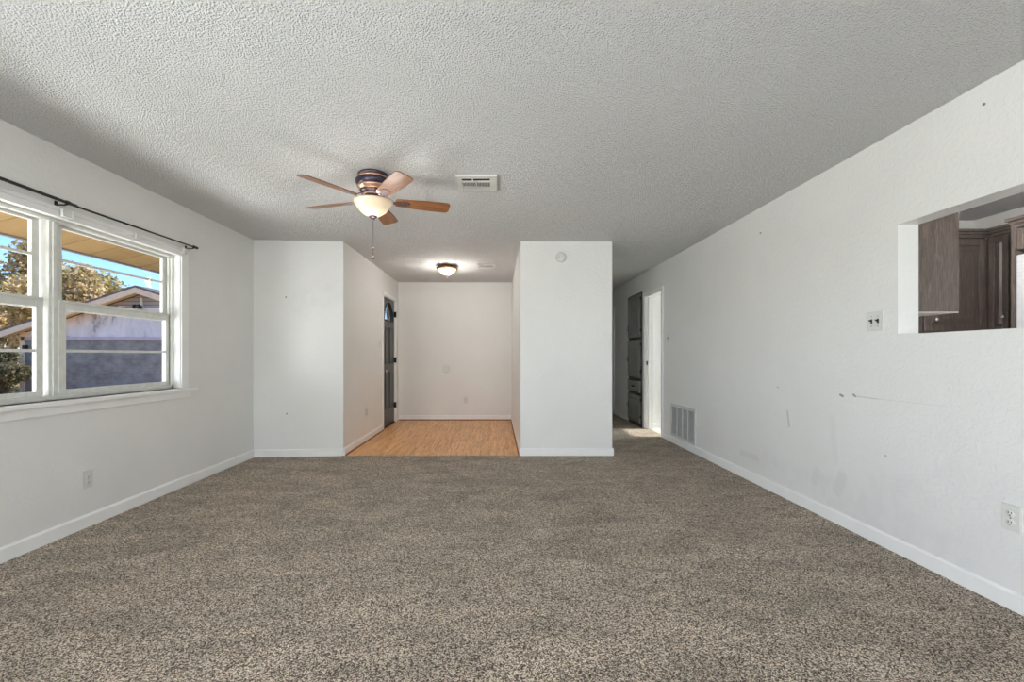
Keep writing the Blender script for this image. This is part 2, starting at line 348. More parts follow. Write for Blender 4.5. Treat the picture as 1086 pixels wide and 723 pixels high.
# ------------------------------------------------------------------ mesh helpers
class MB:
    def __init__(s): s.bm = bmesh.new()
    def box(s, x0, x1, y0, y1, z0, z1, bev=0.0):
        b = bmesh.new(); bmesh.ops.create_cube(b, size=1)
        for v in b.verts:
            v.co = Vector(((x0 + x1) / 2 + v.co.x * (x1 - x0), (y0 + y1) / 2 + v.co.y * (y1 - y0), (z0 + z1) / 2 + v.co.z * (z1 - z0)))
        if bev: bmesh.ops.bevel(b, geom=b.edges[:], offset=bev, segments=2, affect='EDGES', profile=0.5)
        s.merge(b); return s
    def merge(s, b, mat=None):
        if mat is not None: bmesh.ops.transform(b, matrix=mat, verts=b.verts[:])
        vm = {v: s.bm.verts.new(v.co) for v in b.verts}
        for f in b.faces:
            try: nf = s.bm.faces.new([vm[v] for v in f.verts]); nf.smooth = f.smooth
            except ValueError: pass
        b.free()
    def lathe(s, prof, c=(0, 0, 0), seg=32, axis='Z', smooth=True):
        R = {'Z': Matrix(), 'X': Matrix.Rotation(math.radians(90), 4, 'Y'), '-X': Matrix.Rotation(math.radians(-90), 4, 'Y'),
             '-Y': Matrix.Rotation(math.radians(90), 4, 'X'), 'Y': Matrix.Rotation(math.radians(-90), 4, 'X')}[axis]
        b = bmesh.new(); rings = []
        for r, z in prof:
            if r < 1e-6: rings.append([b.verts.new((0, 0, z))])
            else: rings.append([b.verts.new((r * math.cos(2 * math.pi * i / seg), r * math.sin(2 * math.pi * i / seg), z)) for i in range(seg)])
        for a, d in zip(rings, rings[1:]):
            for i in range(seg):
                j = (i + 1) % seg
                q = [a[i % len(a)], a[j % len(a)], d[j % len(d)], d[i % len(d)]]
                u = []
                for v in q:
                    if v not in u: u.append(v)
                if len(u) >= 3:
                    try: f = b.faces.new(u); f.smooth = smooth
                    except ValueError: pass
        for rg in (rings[0], rings[-1]):
            if len(rg) > 2:
                try: b.faces.new(rg)
                except ValueError: pass
        bmesh.ops.recalc_face_normals(b, faces=b.faces[:])
        s.merge(b, Matrix.Translation(Vector(c)) @ R); return s
    def tube(s, pts, r, seg=12, rads=None):
        b = bmesh.new(); rings = []
        pts = [Vector(p) for p in pts]
        for i, p in enumerate(pts):
            d = (pts[min(i + 1, len(pts) - 1)] - pts[max(i - 1, 0)]).normalized()
            up = Vector((0, 0, 1)) if abs(d.z) < 0.9 else Vector((1, 0, 0))
            u = d.cross(up).normalized(); w = d.cross(u)
            rr = rads[i] if rads else r
            rings.append([b.verts.new(p + (u * math.cos(2 * math.pi * k / seg) + w * math.sin(2 * math.pi * k / seg)) * rr) for k in range(seg)])
        for a, c in zip(rings, rings[1:]):
            for k in range(seg):
                f = b.faces.new([a[k], a[(k + 1) % seg], c[(k + 1) % seg], c[k]]); f.smooth = True
        b.faces.new(rings[0]); b.faces.new(rings[-1])
        bmesh.ops.recalc_face_normals(b, faces=b.faces[:])
        s.merge(b); return s
    def prism(s, poly, h, mat=None, bev=0.0):
        """poly in XY extruded 0..h in Z, then transformed"""
        b = bmesh.new()
        vs = [b.verts.new((x, y, 0)) for x, y in poly]; f = b.faces.new(vs)
        r = bmesh.ops.extrude_face_region(b, geom=[f])
        for v in [g for g in r['geom'] if isinstance(g, bmesh.types.BMVert)]: v.co.z = h
        bmesh.ops.recalc_face_normals(b, faces=b.faces[:])
        if bev: bmesh.ops.bevel(b, geom=b.edges[:], offset=bev, segments=2, affect='EDGES')
        s.merge(b, mat); return s
    def hexa(s, c8):
        """8 corners: bottom 4 ccw then top 4 ccw"""
        b = bmesh.new(); v = [b.verts.new(p) for p in c8]
        for q in ((3, 2, 1, 0), (4, 5, 6, 7), (0, 1, 5, 4), (1, 2, 6, 5), (2, 3, 7, 6), (3, 0, 4, 7)): b.faces.new([v[i] for i in q])
        bmesh.ops.recalc_face_normals(b, faces=b.faces[:]); s.merge(b); return s
    def cellwall(s, us, zs, filled, mapf):
        """filled(iu, iz)->bool; mapf(u, z, side)->point"""
        nu, nz = len(us) - 1, len(zs) - 1
        cache = {}
        def V(i, k, sd):
            key = (i, k, sd)
            if key not in cache: cache[key] = s.bm.verts.new(mapf(us[i], zs[k], sd))
            return cache[key]
        def F_(i, k): return 0 <= i < nu and 0 <= k < nz and filled(i, k)
        for i in range(nu):
            for k in range(nz):
                if not F_(i, k): continue
                s.bm.faces.new([V(i, k, 0), V(i + 1, k, 0), V(i + 1, k + 1, 0), V(i, k + 1, 0)])
                s.bm.faces.new([V(i, k, 1), V(i, k + 1, 1), V(i + 1, k + 1, 1), V(i + 1, k, 1)])
                if not F_(i - 1, k): s.bm.faces.new([V(i, k, 0), V(i, k + 1, 0), V(i, k + 1, 1), V(i, k, 1)])
                if not F_(i + 1, k): s.bm.faces.new([V(i + 1, k, 0), V(i + 1, k, 1), V(i + 1, k + 1, 1), V(i + 1, k + 1, 0)])
                if not F_(i, k - 1): s.bm.faces.new([V(i, k, 0), V(i, k, 1), V(i + 1, k, 1), V(i + 1, k, 0)])
                if not F_(i, k + 1): s.bm.faces.new([V(i, k + 1, 0), V(i + 1, k + 1, 0), V(i + 1, k + 1, 1), V(i, k + 1, 1)])
        bmesh.ops.recalc_face_normals(s.bm, faces=s.bm.faces[:])
        return s
    def build(s, name, mat, parent=None):
        if parent is not None:
            bmesh.ops.translate(s.bm, vec=-WL(parent), verts=s.bm.verts[:])
        me = bpy.data.meshes.new(name); s.bm.to_mesh(me); s.bm.free()
        me.materials.append(mat); o = bpy.data.objects.new(name, me); COL.objects.link(o)
        if parent is not None: o.parent = parent
        return o
def WL(o):
    v = Vector((0, 0, 0))
    while o is not None: v += o.location; o = o.parent
    return v
def tag(o, label, cat, group=None, kind=None):
    if label: o['label'] = label
    if cat: o['category'] = cat
    if group: o['group'] = group
    if kind: o['kind'] = kind
    return o
def thing(name, loc, label, cat, group=None, rz=0.0, kind=None):
    o = bpy.data.objects.new(name, None); COL.objects.link(o); o.empty_display_size = 0.1
    o.location = loc; o.rotation_euler = (0, 0, rz); return tag(o, label, cat, group, kind)
def struct(name, mb, mat, label, cat):
    return tag(mb.build(name, mat), label, cat, None, 'structure')
def part(name, mb, mat, parent, label=None):
    """mesh already in the parent's local frame"""
    me = bpy.data.meshes.new(name); mb.bm.to_mesh(me); mb.bm.free(); me.materials.append(mat)
    o = bpy.data.objects.new(name, me); COL.objects.link(o); o.parent = parent
    if label: o['label'] = label
    return o
def copy_tree(o, parent=None):
    c = o.copy(); COL.objects.link(c)
    if parent is not None: c.parent = parent
    for ch in [k for k in list(bpy.data.objects) if k.parent == o]: copy_tree(ch, c)
    return c
def wall(name, axis, c0, c1, u0, u1, z0, z1, holes, mat, label):
    us = sorted({u0, u1, *[h[0] for h in holes], *[h[1] for h in holes]})
    zs = sorted({z0, z1, *[h[2] for h in holes], *[h[3] for h in holes]})
    us = [u for u in us if u0 <= u <= u1]; zs = [z for z in zs if z0 <= z <= z1]
    def filled(i, k):
        u = (us[i] + us[i + 1]) / 2; z = (zs[k] + zs[k + 1]) / 2
        return not any(h[0] < u < h[1] and h[2] < z < h[3] for h in holes)
    if axis == 'X': mf = lambda u, z, sd: (c1 if sd else c0, u, z)
    else: mf = lambda u, z, sd: (u, c1 if sd else c0, z)
    return struct(name, MB().cellwall(us, zs, filled, mf), mat, label, 'wall')

# ------------------------------------------------------------------ room shell
H = 2.44
Y0 = -2.4
YP = D(5.485)            # face of the block between the entry and the hall
YB = D(8.545)            # back wall of the entry
XA, XB, XH = -1.745, 0.276, 1.32
YE = 9.9                 # end of the hall
TR = 0.12
XW = -2.885               # outer face of the left wall
WY0, WY1, WZ0, WZ1 = 1.91 * S, 4.15 * S, 0.86, 2.005
# left wall with the big window and a second window added behind the camera for light
wall('wall_left', 'X', XW, XL, Y0, D(5.40), 0, H, [(WY0, WY1, WZ0, WZ1), (-1.7, 0.7, 0.6, WZ1)], M['wall'], 'white textured left wall holding the long window')
wall('wall_rear', 'Y', Y0 - 0.15, Y0, XW, 4.75, 0, H, [(-2.2, 1.8, 0.35, 2.1), (2.7, 4.4, 1.05, 2.1)], M['wall'], 'white wall behind the camera with wide openings added for light')
OY1 = D(2.78)
DH0, DH1 = D(6.75), D(7.50)
LC0, LC1 = D(7.64), D(8.40)
DF0 = D(9.50)
wall('wall_right', 'X', XR, XR + TR, Y0, YE, 0, H, [(0.35, OY1, 1.262, 1.898), (DH0, DH1, 0, 2.06), (LC0, LC1, 0.0, 2.16), (DF0, DF0 + 0.76, 0, 2.06)],
     M['wall_right'], 'long white right wall with scuffs and a kitchen pass-through')
struct('wall_front_left', MB().hexa([(XL, D(5.40), 0), (XA, YP - 0.005, 0), (XA - .15, YP + .12, 0), (XL - .2, YP + .12, 0),
                                    (XL, D(5.40), H), (XA, YP - 0.005, H), (XA - .15, YP + .12, H), (XL - .2, YP + .12, H)]),
       M['wall_chunk'], 'short white wall with four screw holes left of the entry', 'wall')
FD0, FD1 = D(7.405), D(8.29)      # front door opening
wall('wall_entry_left', 'X', XA - 0.15, XA, YP + 0.0, YB, 0, H, [(FD0, FD1, 0, 2.085)], M['wall'], 'white entry wall holding the dark front door')
wall('wall_entry_back', 'Y', YB, YB + 0.12, XA - 0.15, XB + 0.3, 0, H, [], M['wall'], 'white back wall of the entry over the wood floor')
struct('wall_partition', MB().box(XB, XH, YP, YE, 0, H), M['wall'], 'white block wall between the wood entry and the hall', 'wall')
wall('wall_hall_end', 'Y', YE, YE + 0.12, XH, XR + 2.2, 0, H, [], M['wall'], 'white wall closing the hall')
ceil = MB().box(XW, XR + 2.5, Y0 - .15, YE + .12, H, H + 0.10)
struct('ceiling', ceil, M['ceiling'], 'white popcorn-textured ceiling over the whole room', 'ceiling')
fl = MB().box(XW, XR + TR, Y0 - .15, YP, -0.12, 0).box(XH, XR + .06, YP, YE, -0.12, 0)
struct('floor', fl, M['carpet'], 'brown speckled cut-pile carpet', 'floor')
struct('floor_entry', MB().box(XA - .15, XB, YP, YB, -0.12, -0.004), M['laminate'], 'honey-coloured wood plank floor of the entry', 'floor')

# rooms on the other side of the right wall
KB = D(4.63)
struct('floor_kitchen', MB().box(XR + TR, 4.75, Y0 - .15, KB + .1, -0.12, 0), M['tile'], 'pale tiled kitchen floor', 'floor')
struct('wall_kitchen_far', MB().box(4.60, 4.75, Y0, KB, 0, H), M['wall'], 'white far wall of the kitchen', 'wall')
struct('wall_kitchen_back', MB().box(XR + TR, 4.75, KB, KB + .1, 0, H), M['wall'], 'white kitchen wall behind the corner cabinets', 'wall')
BW = D(7.61)
struct('floor_side_room', MB().box(XR + .06, 4.3, KB + .1, BW + .02, -0.12, 0.002), M['tile'], 'pale tiled floor beyond the hall doorway', 'floor')
struct('wall_side_room_back', MB().box(XR + TR, 4.3, BW, BW + .1, 0, H), M['wall'], 'white wall seen through the hall doorway', 'wall')
wall('wall_side_room_far', 'X', 4.2, 4.3, KB + .1, BW, 0, H, [(6.2, 7.0, 0.9, 2.0)], M['wall'], 'white far wall of the side room with its window')

# baseboards
def bb(mb, p, q, n, h=0.085, t=0.014):
    """board from p to q on the floor, n = unit normal into the room"""
    p = Vector((*p, 0)); q = Vector((*q, 0)); n = Vector((*n, 0)).normalized()
    prof = [(0, 0), (t, 0), (t, h - .012), (t * .45, h), (0, h)]
    b = bmesh.new(); ra = [b.verts.new(p + n * a + Vector((0, 0, z))) for a, z in prof]; rb = [b.verts.new(q + n * a + Vector((0, 0, z))) for a, z in prof]
    for i in range(len(prof)):
        j = (i + 1) % len(prof); b.faces.new([ra[i], ra[j], rb[j], rb[i]])
    b.faces.new(ra); b.faces.new(rb); bmesh.ops.recalc_face_normals(b, faces=b.faces[:]); mb.merge(b)
def base(name, segs, label):
    mb = MB()
    for sgm in segs: bb(mb, *sgm)
    struct(name, mb, M['trim'], label, 'baseboard')
base('baseboard_left', [((XL, Y0), (XL, D(5.40)), (1, 0))], 'white baseboard under the window')
base('baseboard_right', [((XR, Y0), (XR, DH0 - .06), (-1, 0))], 'white baseboard along the long right wall')
base('baseboard_hall', [((XR, LC1 + .002), (XR, DF0 - .06), (-1, 0))], 'white baseboard beyond the dark hall cabinet')
base('baseboard_front_left', [((XL + .014, D(5.40)), (XA, YP - .005), (0.06, -1))], 'white baseboard left of the entry opening')
base('baseboard_entry', [((XA, YP), (XA, FD0 - .06), (1, 0)), ((XA + .014, YB), (XB - .014, YB), (0, -1)), ((XB, YP), (XB, YB), (-1, 0))], 'white baseboard around the wood floor')
base('baseboard_partition', [((XB, YP), (XH + .014, YP), (0, -1)), ((XH, YP), (XH, YE), (1, 0))], 'white baseboard on the block wall by the hall')
base('baseboard_side_room', [((XR + TR, BW), (4.2, BW), (0, -1))], 'white baseboard seen through the hall doorway')
mb = MB()
mb.tube([(XA + .02, YP + .02, .002), (XA + .02, FD0 - .06, .002)], .009, 8)
mb.tube([(XA + .02, YB - .02, .002), (XB - .02, YB - .02, .002)], .009, 8)
mb.tube([(XB - .02, YP + .02, .002), (XB - .02, YB - .02, .002)], .009, 8)
struct('trim_entry', mb, plain('oak_quarter_round', (150, 96, 62), .5), 'thin wood quarter round edging the plank floor', 'trim')

# ------------------------------------------------------------------ big window
def window(name, y0, y1, z0, z1, units, label, full=True):
    W = thing(name, (XL, (y0 + y1) / 2, z0), label, 'window', kind='structure')
    cs = MB()
    cw_ = 0.085
    # casing: stepped double strip above, flat boards at the sides
    for ya, yb in ((y0 - cw_, y0), (y1, y1 + cw_)):
        cs.box(XL, XL + .016, ya, yb, z0, z1 + .058, .003)
        e = yb if ya < y0 else ya
        cs.box(XL - .02, XL + .006, e - .012, e + .012, z0, z1 + .0, .002)
    cs.box(XL, XL + .018, y0 - cw_, y1 + cw_, z1 + .034, z1 + .060, .003)
    cs.box(XL, XL + .010, y0, y1, z1 + .010, z1 + .034, .001)
    cs.box(XL - .02, XL + .018, y0 - .01, y1 + .01, z1 - .006, z1 + .012, .003)
    cs.build('casing', M['trim'], W)
    sl = MB().box(XL - .08, XL + .048, y0 - .17, y1 + .17, z0 - .028, z0, .004)
    sl.box(XL, XL + .016, y0 - .12, y1 + .12, z0 - .085, z0 - .028, .003); sl.build('sill', M['trim'], W)
    jb = MB()
    xo = XL - .13
    for ya, yb in ((y0, y0 + .022), (y1 - .022, y1)):
        jb.box(xo, XL - .055, ya, yb, z0, z1, .002)
        e = ya if ya > y0 else yb
        jb.box(XL - .088, XL - .072, e - .012, e + .012, z0, z1)
    jb.box(xo, XL - .05, y0, y1, z1 - .022, z1, .002); jb.box(xo, XL - .055, y0, y1, z0, z0 + .03, .002)
    jb.build('outer_frame', M['window_vinyl'], W)
    n = len(units)
    for i, (ua, ub) in enumerate(units):
        if i < n - 1:
            MB().box(xo, XL - .062, ub, units[i + 1][0], z0 + .02, z1 - .02, .003).box(XL - .07, XL - .052, ub + .018, units[i + 1][0] - .018, z0 + .02, z1 - .02, .002).build('mullion', M['window_vinyl'], W)
        zm = 1.47
        for k, (za, zb, xs, zmu) in enumerate(((zm - .035, z1 - .022, XL - .125, 1.762), (z0 + .03, zm + .03, XL - .098, 1.17))):
            a, b = ua + .022, ub - .022
            st = .045
            sash = MB()
            sash.box(xs, xs + .026, a, a + st, za, zb, .003).box(xs, xs + .026, b - st, b, za, zb, .003)
            tr_ = .016 if k == 0 else .05; br_ = .04 if k == 0 else .045
            tz = zb - (.0 if k == 0 else 0)
            sash.box(xs, xs + .026, a + st, b - st, zb - (tr_ if k == 0 else .062), zb, .003)
            sash.box(xs, xs + .026, a + st, b - st, za, za + (.062 if k == 0 else .03), .003)
            sash.box(xs + .004, xs + .022, a + st - .002, b - st + .002, zmu - .009, zmu + .009, .002)
            if k == 1: sash.box(xs + .026, xs + .034, a + .01, b - .01, zb - .018, zb - .004, .002)
            so = sash.build('sash', M['window_vinyl'], W)
            MB().box(xs + .011, xs + .014, a + st - .004, b - st + .004, za + .02, zb - .012).build('pane', M['glass'], so)
            if k == 1:
                for yy in ((a + b) / 2,):
                    MB().box(xs + .012, xs + .036, yy - .022, yy + .022, zb, zb + .010, .003).build('latch', M['chrome'], so)
    return W
um = 3.03 * S
window('window_1', WY0, WY1, WZ0, WZ1, [(WY0, um - .028), (um + .028, WY1)], 'white double window with horizontal glazing bars looking at a neighbouring garage')
# openings added for light behind the camera, and the side-room window, get glazed frames
def plain_frame(name, axis, c, u0, u1, z0, z1, n, label):
    W = thing(name, (c if axis == 'X' else (u0 + u1) / 2, (u0 + u1) / 2 if axis == 'X' else c, z0), label, 'window', kind='structure')
    fb = MB(); d = .03; w = .045
    def bx(a, b, za, zb, tgt, dd=d):
        if axis == 'X': tgt.box(c - dd, c + dd, a, b, za, zb, .003)
        else: tgt.box(a, b, c - dd, c + dd, za, zb, .003)
    bx(u0, u1, z0, z0 + w, fb); bx(u0, u1, z1 - w, z1, fb)
    for i in range(n + 1):
        u = u0 + (u1 - u0) * i / n
        bx(max(u0, u - w / 2), min(u1, u + w / 2) if i else u0 + w, z0, z1, fb)
    bx(u1 - w, u1, z0, z1, fb)
    fb.build('frame', M['trim'], W)
    for i in range(n):
        g = MB(); a = u0 + (u1 - u0) * i / n + w; b = u0 + (u1 - u0) * (i + 1) / n - w
        bx(a - .02, b + .02, z0 + w - .01, z1 - w + .01, g, .003); g.build('pane', M['glass'], W)
plain_frame('added_window_2', 'X', XL - .1, -1.7, 0.7, 0.6, WZ1, 2, 'white framed unseen window added to the left wall behind the camera for light')
plain_frame('added_window_3', 'Y', Y0 - .08, -2.2, 1.8, 0.35, 2.1, 3, 'wide white framed unseen window added behind the camera for light')
plain_frame('added_window_4', 'Y', Y0 - .08, 2.7, 4.4, 1.05, 2.1, 2, 'white framed unseen kitchen window added to the rear wall for light')
plain_frame('window_5', 'X', 4.25, 6.2, 7.0, 0.9, 2.0, 1, 'white framed window of the side room')

# clear blind brackets left on the head casing
def lw(px, X): return X * F / (px - VX)
for px, z, wd, lab in ((70, 2.035, .075, 'clear plastic blind bracket over the window mullion, largest of the three'),
                       (144.5, 2.040, .035, 'small clear blind bracket midway along the right window unit'),
                       (195, 2.050, .035, 'small blind bracket at the right end of the window head')):
    y = lw(px, XL + .02)
    T = thing('blind_bracket', (XL + .018, y, z - .03), lab, 'bracket', 'blind brackets on the window head')
    MB().box(XL + .018, XL + .022, y - wd / 2, y + wd / 2, z - .028, z + .024, .001).box(XL + .018, XL + .04, y - wd / 2, y - wd / 2 + .003, z - .028, z + .02)\
        .box(XL + .018, XL + .04, y + wd / 2 - .003, y + wd / 2, z - .028, z + .02).build('bracket_plate', M['clip'], T)
    MB().box(XL + .022, XL + .042, y - wd / 2 + .004, y + wd / 2 - .004, z - .028, z - .024).build('clip', M['clip'], T)

# curtain rod
xr = XL + .075
ye = lw(207.5, xr); z1_ = PZ(262.5, ye); yb_ = lw(80, xr); zb_ = PZ(218.5, yb_); ys = 0.9
zs_ = zb_ + .014
T = thing('curtain_rod', (xr, (ye + ys) / 2, zb_ - .02), 'thin black telescoping curtain rod mounted above the long window', 'curtain rod')
MB().tube([(xr, ys, zs_ + .004), (xr, yb_ + .005, zb_ + .003)], .0095, 14).build('outer_tube', M['rod'], T)
MB().tube([(xr, yb_, zb_), (xr, ye, z1_)], .0065, 14).build('inner_tube', M['rod'], T)
for yy, zz in ((ye - .02, z1_), (yb_ - .05, zb_ + .004)):
    B = MB().tube([(XL + .004, yy, zz - .012), (xr - .02, yy, zz - .014), (xr, yy, zz - .010)], .005, 8).box(XL, XL + .004, yy - .010, yy + .010, zz - .035, zz + .012, .001)
    B.tube([(xr, yy - .012, zz), (xr, yy + .012, zz)], .0125, 12); B.build('bracket', M['rod'], T)
MB().lathe([(0, 0), (.011, .002), (.012, .012), (.009, .026), (0, .030)], (xr, ye, z1_), 14, 'Y').build('finial', M['rod'], T)

# ------------------------------------------------------------------ outlets and switches (built facing -Y, turned to their wall)
def plate_base(T, w, h):
    part('plate', MB().box(-w / 2, w / 2, -.007, 0, -h / 2, h / 2, .0025), M['plate'], T)
def outlet(loc, rz, label, name='wall_outlet'):
    T = thing(name, loc, label, 'outlet', rz=rz); plate_base(T, .074, .118)
    for s in (-1, 1):
        r = part('receptacle', MB().lathe([(0.0172, 0), (.0172, .0035), (.015, .0048), (0, .0048)], (0, -.006, s * .0205), 24, '-Y'), M['plate'], T)
        sb = MB()
        for dx, hh in ((-.0062, .0085), (.0062, .007)): sb.box(dx - .0013, dx + .0013, -.0118, -.0106, s * .0205 + .003 - hh / 2, s * .0205 + .003 + hh / 2)
        sb.lathe([(.0028, 0), (.0028, .0012), (0, .0012)], (0, -.0106, s * .0205 - .0085), 12, '-Y')
        part('slots', sb, M['slot'], r)
    part('screw', MB().lathe([(.0032, 0), (.0032, .001), (0, .0014)], (0, -.007, 0), 12, '-Y'), M['chrome'], T)
    return T
def switch(loc, rz, n, label, up=True, dark=False):
    T = thing('light_switch', loc, label, 'switch', rz=rz); plate_base(T, .072 + .046 * (n - 1), .118)
    for i in range(n):
        x = (i - (n - 1) / 2) * .046
        part('toggle', MB().box(x - .005, x + .005, -.009, -.006, -.012, .012, .001).hexa([(x - .004, -.022, .002), (x + .004, -.022, .002), (x + .004, -.007, -.004), (x - .004, -.007, -.004),
             (x - .004, -.022, .009), (x + .004, -.022, .009), (x + .004, -.007, .006), (x - .004, -.007, .006)]), M['slot'] if dark else M['plate'], T, 'dark toggle' if dark else None)
        for s in (-1, 1): part('screw', MB().lathe([(.003, 0), (.003, .001), (0, .0014)], (x, -.007, s * .030), 10, '-Y'), M['chrome'], T)
        part('toggle_slot', MB().box(x - .0062, x + .0062, -.0078, -.0068, -.0135, .0135), M['slot'], T)
    return T
def rwp(px, py, X):
    y = X * F / (px - VX); return (X, y, PZ(py, y))
RZR, RZL = math.radians(-90), math.radians(90)     # local -Y points to -X (right wall) / +X (left wall)
outlet(rwp(1073.5, 549, XR), RZR, 'white duplex outlet low on the right wall near the frame edge')
outlet(rwp(92.3, 508, XL), RZL, 'white duplex outlet on the left wall below the window')
outlet(rwp(388.5, 437, XA), RZL, 'white duplex outlet low on the entry side wall before the front door')
outlet((-0.545, YB, PZ(424, YB)), 0, 'white duplex outlet on the back wall of the entry')
switch(rwp(928.8, 340.5, XR), RZR, 2, 'double toggle switch plate on the right wall beside the kitchen pass-through', dark=True)
switch(rwp(709, 358.5, XR), RZR, 1, 'single switch plate beside the hall doorway on the right wall', dark=True)
switch(rwp(402.3, 364, XA), RZL, 1, 'white single switch beside the dark front door')
switch(rwp(657.5, 366, XR), RZR, 1, 'small switch plate deep in the hall beyond the dark cabinet')
# door bumper disc
T = thing('door_bumper', (-0.888, YB, PZ(391, YB)), 'round white door bumper disc on the entry back wall', 'door stop')
part('disc', MB().lathe([(.072, 0), (.072, .004), (.066, .008), (.05, .006), (0, .005)], (0, 0, 0), 32, '-Y'), M['plate'], T)
part('hub', MB().lathe([(.012, 0), (.012, .003), (0, .004)], (0, -.005, 0), 16, '-Y'), M['plate'], T)
# smoke detector
T = thing('smoke_detector', (0.735, YP, PZ(273, YP)), 'round white smoke detector high on the block wall', 'smoke detector')
part('base_ring', MB().lathe([(.060, 0), (.060, .012), (.056, .014), (0, .014)], (0, 0, 0), 36, '-Y'), M['plate'], T)
part('cover', MB().lathe([(.055, 0), (.055, .016), (.048, .026), (.030, .030), (0, .031)], (0, -.013, 0), 36, '-Y'), M['plate'], T)
part('test_button', MB().lathe([(.007, 0), (.007, .003), (0, .0035)], (-.025, -.040, -.004), 14, '-Y'), M['slot'], T)

# ------------------------------------------------------------------ ceiling vents
def vent(name, x0, x1, y0, y1, label, split):
    T = thing(name, ((x0 + x1) / 2, (y0 + y1) / 2, H), label, 'vent', 'ceiling air registers')
    w = x1 - x0; h = y1 - y0
    xa, xb = -w / 2, w / 2; ya, yb = -h / 2, h / 2
    ia, ib = xa + w * .13, xb - w * .18; ja, jb = ya + h * .16, yb - h * .16
    fr = MB().box(xa, ia, ya, yb, -.014, 0, .003).box(ib, xb, ya, yb, -.014, 0, .003).box(ia, ib, ya, ja, -.014, 0, .003).box(ia, ib, jb, yb, -.014, 0, .003)
    part('frame', fr, M['vent'], T)
    part('duct_throat', MB().box(ia, ib, ja, jb, -.0015, -.0005), M['duct'], T, 'dark duct opening')
    r1 = ja + (jb - ja) * .28
    part('divider', MB().box(ia, ib, r1, r1 + .012, -.013, -.003).box(ia + (ib - ia) * .36, ia + (ib - ia) * .40, ja, r1, -.013, -.003), M['vent'], T)
    n = 20; r2 = ja + (jb - ja) * .78
    fins = MB()
    for i in range(n):
        x = ia + (ib - ia) * (i + .5) / n
        fins.box(x - .0022, x + .0022, r1 + .012, r2, -.013, -.002)
    fins.box(ia + (ib - ia) * .49 - .004, ia + (ib - ia) * .49 + .004, r1, r2, -.014, -.002)
    part('louvres', fins, M['vent'], T)
    sl = MB()
    for k in range(3):
        y = r2 + (jb - r2) * (k + .5) / 3
        sl.box(ia, ib, y - (jb - r2) * .12, y + (jb - r2) * .12, -.012, -.003)
    part('damper_slats', sl, M['vent'], T)
vent('ceiling_vent', -.292, .005, D(3.45), D(3.775), 'larger white ceiling air register right of the ceiling fan', True)
vent('ceiling_vent', -.272, 0.0, D(6.80), D(7.12), 'small white ceiling register in the entry beside the flush light', True)

# return-air grille on the right wall
ga, gb = XR * F / (738 - VX), XR * F / (712.3 - VX); gz0, gz1 = .092, .51
T = thing('return_air_grille', (XR, (ga + gb) / 2, gz0), 'white return-air grille low on the right wall near the hall', 'vent')
MB().box(XR - .012, XR, ga, ga + .03, gz0, gz1, .002).box(XR - .012, XR, gb - .03, gb, gz0, gz1, .002).box(XR - .012, XR, ga + .03, gb - .03, gz0, gz0 + .03, .002).box(XR - .012, XR, ga + .03, gb - .03, gz1 - .03, gz1, .002).build('frame', M['grille'], T)
MB().box(XR - .003, XR - .0005, ga + .03, gb - .03, gz0 + .03, gz1 - .03).build('filter_back', M['grille_back'], T)
lv = MB(); n = 26
for i in range(n):
    z = gz0 + .03 + (gz1 - gz0 - .06) * (i + .5) / n
    lv.hexa([(XR - .010, ga + .03, z - .004), (XR - .003, ga + .03, z + .001), (XR - .003, gb - .03, z + .001), (XR - .010, gb - .03, z - .004),
             (XR - .010, ga + .03, z - .002), (XR - .003, ga + .03, z + .003), (XR - .003, gb - .03, z + .003), (XR - .010, gb - .03, z - .002)])
lv.build('louvres', M['grille'], T)
for i in range(1, 4):
    y = ga + .03 + (gb - ga - .06) * i / 4
    MB().box(XR - .013, XR - .003, y - .006, y + .006, gz0 + .03, gz1 - .03).build('bar', M['grille'], T)

# ------------------------------------------------------------------ ceiling fan
FX, FY = -.8853, 3.18
hb, R, ph, bw, pi_ = 2.2532, .556, math.radians(18.08), .063, math.radians(-13.6)
FAN = thing('ceiling_fan', (FX, FY, H), 'five-blade walnut and bronze ceiling fan with a frosted bowl light', 'ceiling fan')
part('canopy', MB().lathe([(.098, 0), (.106, -.004), (.108, -.016), (.100, -.024)], (0, 0, 0), 48), M['bronze'], FAN)
part('copper_ring', MB().lathe([(.098, -.022), (.106, -.026), (.108, -.034), (.104, -.040)], (0, 0, 0), 48), M['copper'], FAN, 'copper ring')
part('motor_housing', MB().lathe([(.104, -.038), (.120, -.046), (.123, -.056), (.118, -.074), (.112, -.088), (.108, -.092)], (0, 0, 0), 48), M['bronze_dark'], FAN)
part('copper_ring', MB().lathe([(.106, -.088), (.112, -.093), (.108, -.102), (.096, -.120), (.090, -.124)], (0, 0, 0), 48), M['copper'], FAN, 'copper ring')
part('flywheel', MB().lathe([(.090, -.118), (.094, -.124), (.086, -.134), (.078, -.140), (.082, -.148), (.080, -.156), (.060, -.160)], (0, 0, 0), 48), M['bronze'], FAN)
part('switch_housing', MB().lathe([(.060, -.156), (.062, -.170), (.058, -.186), (.066, -.194), (.068, -.202), (0, -.204)], (0, 0, 0), 40), M['bronze_dark'], FAN)
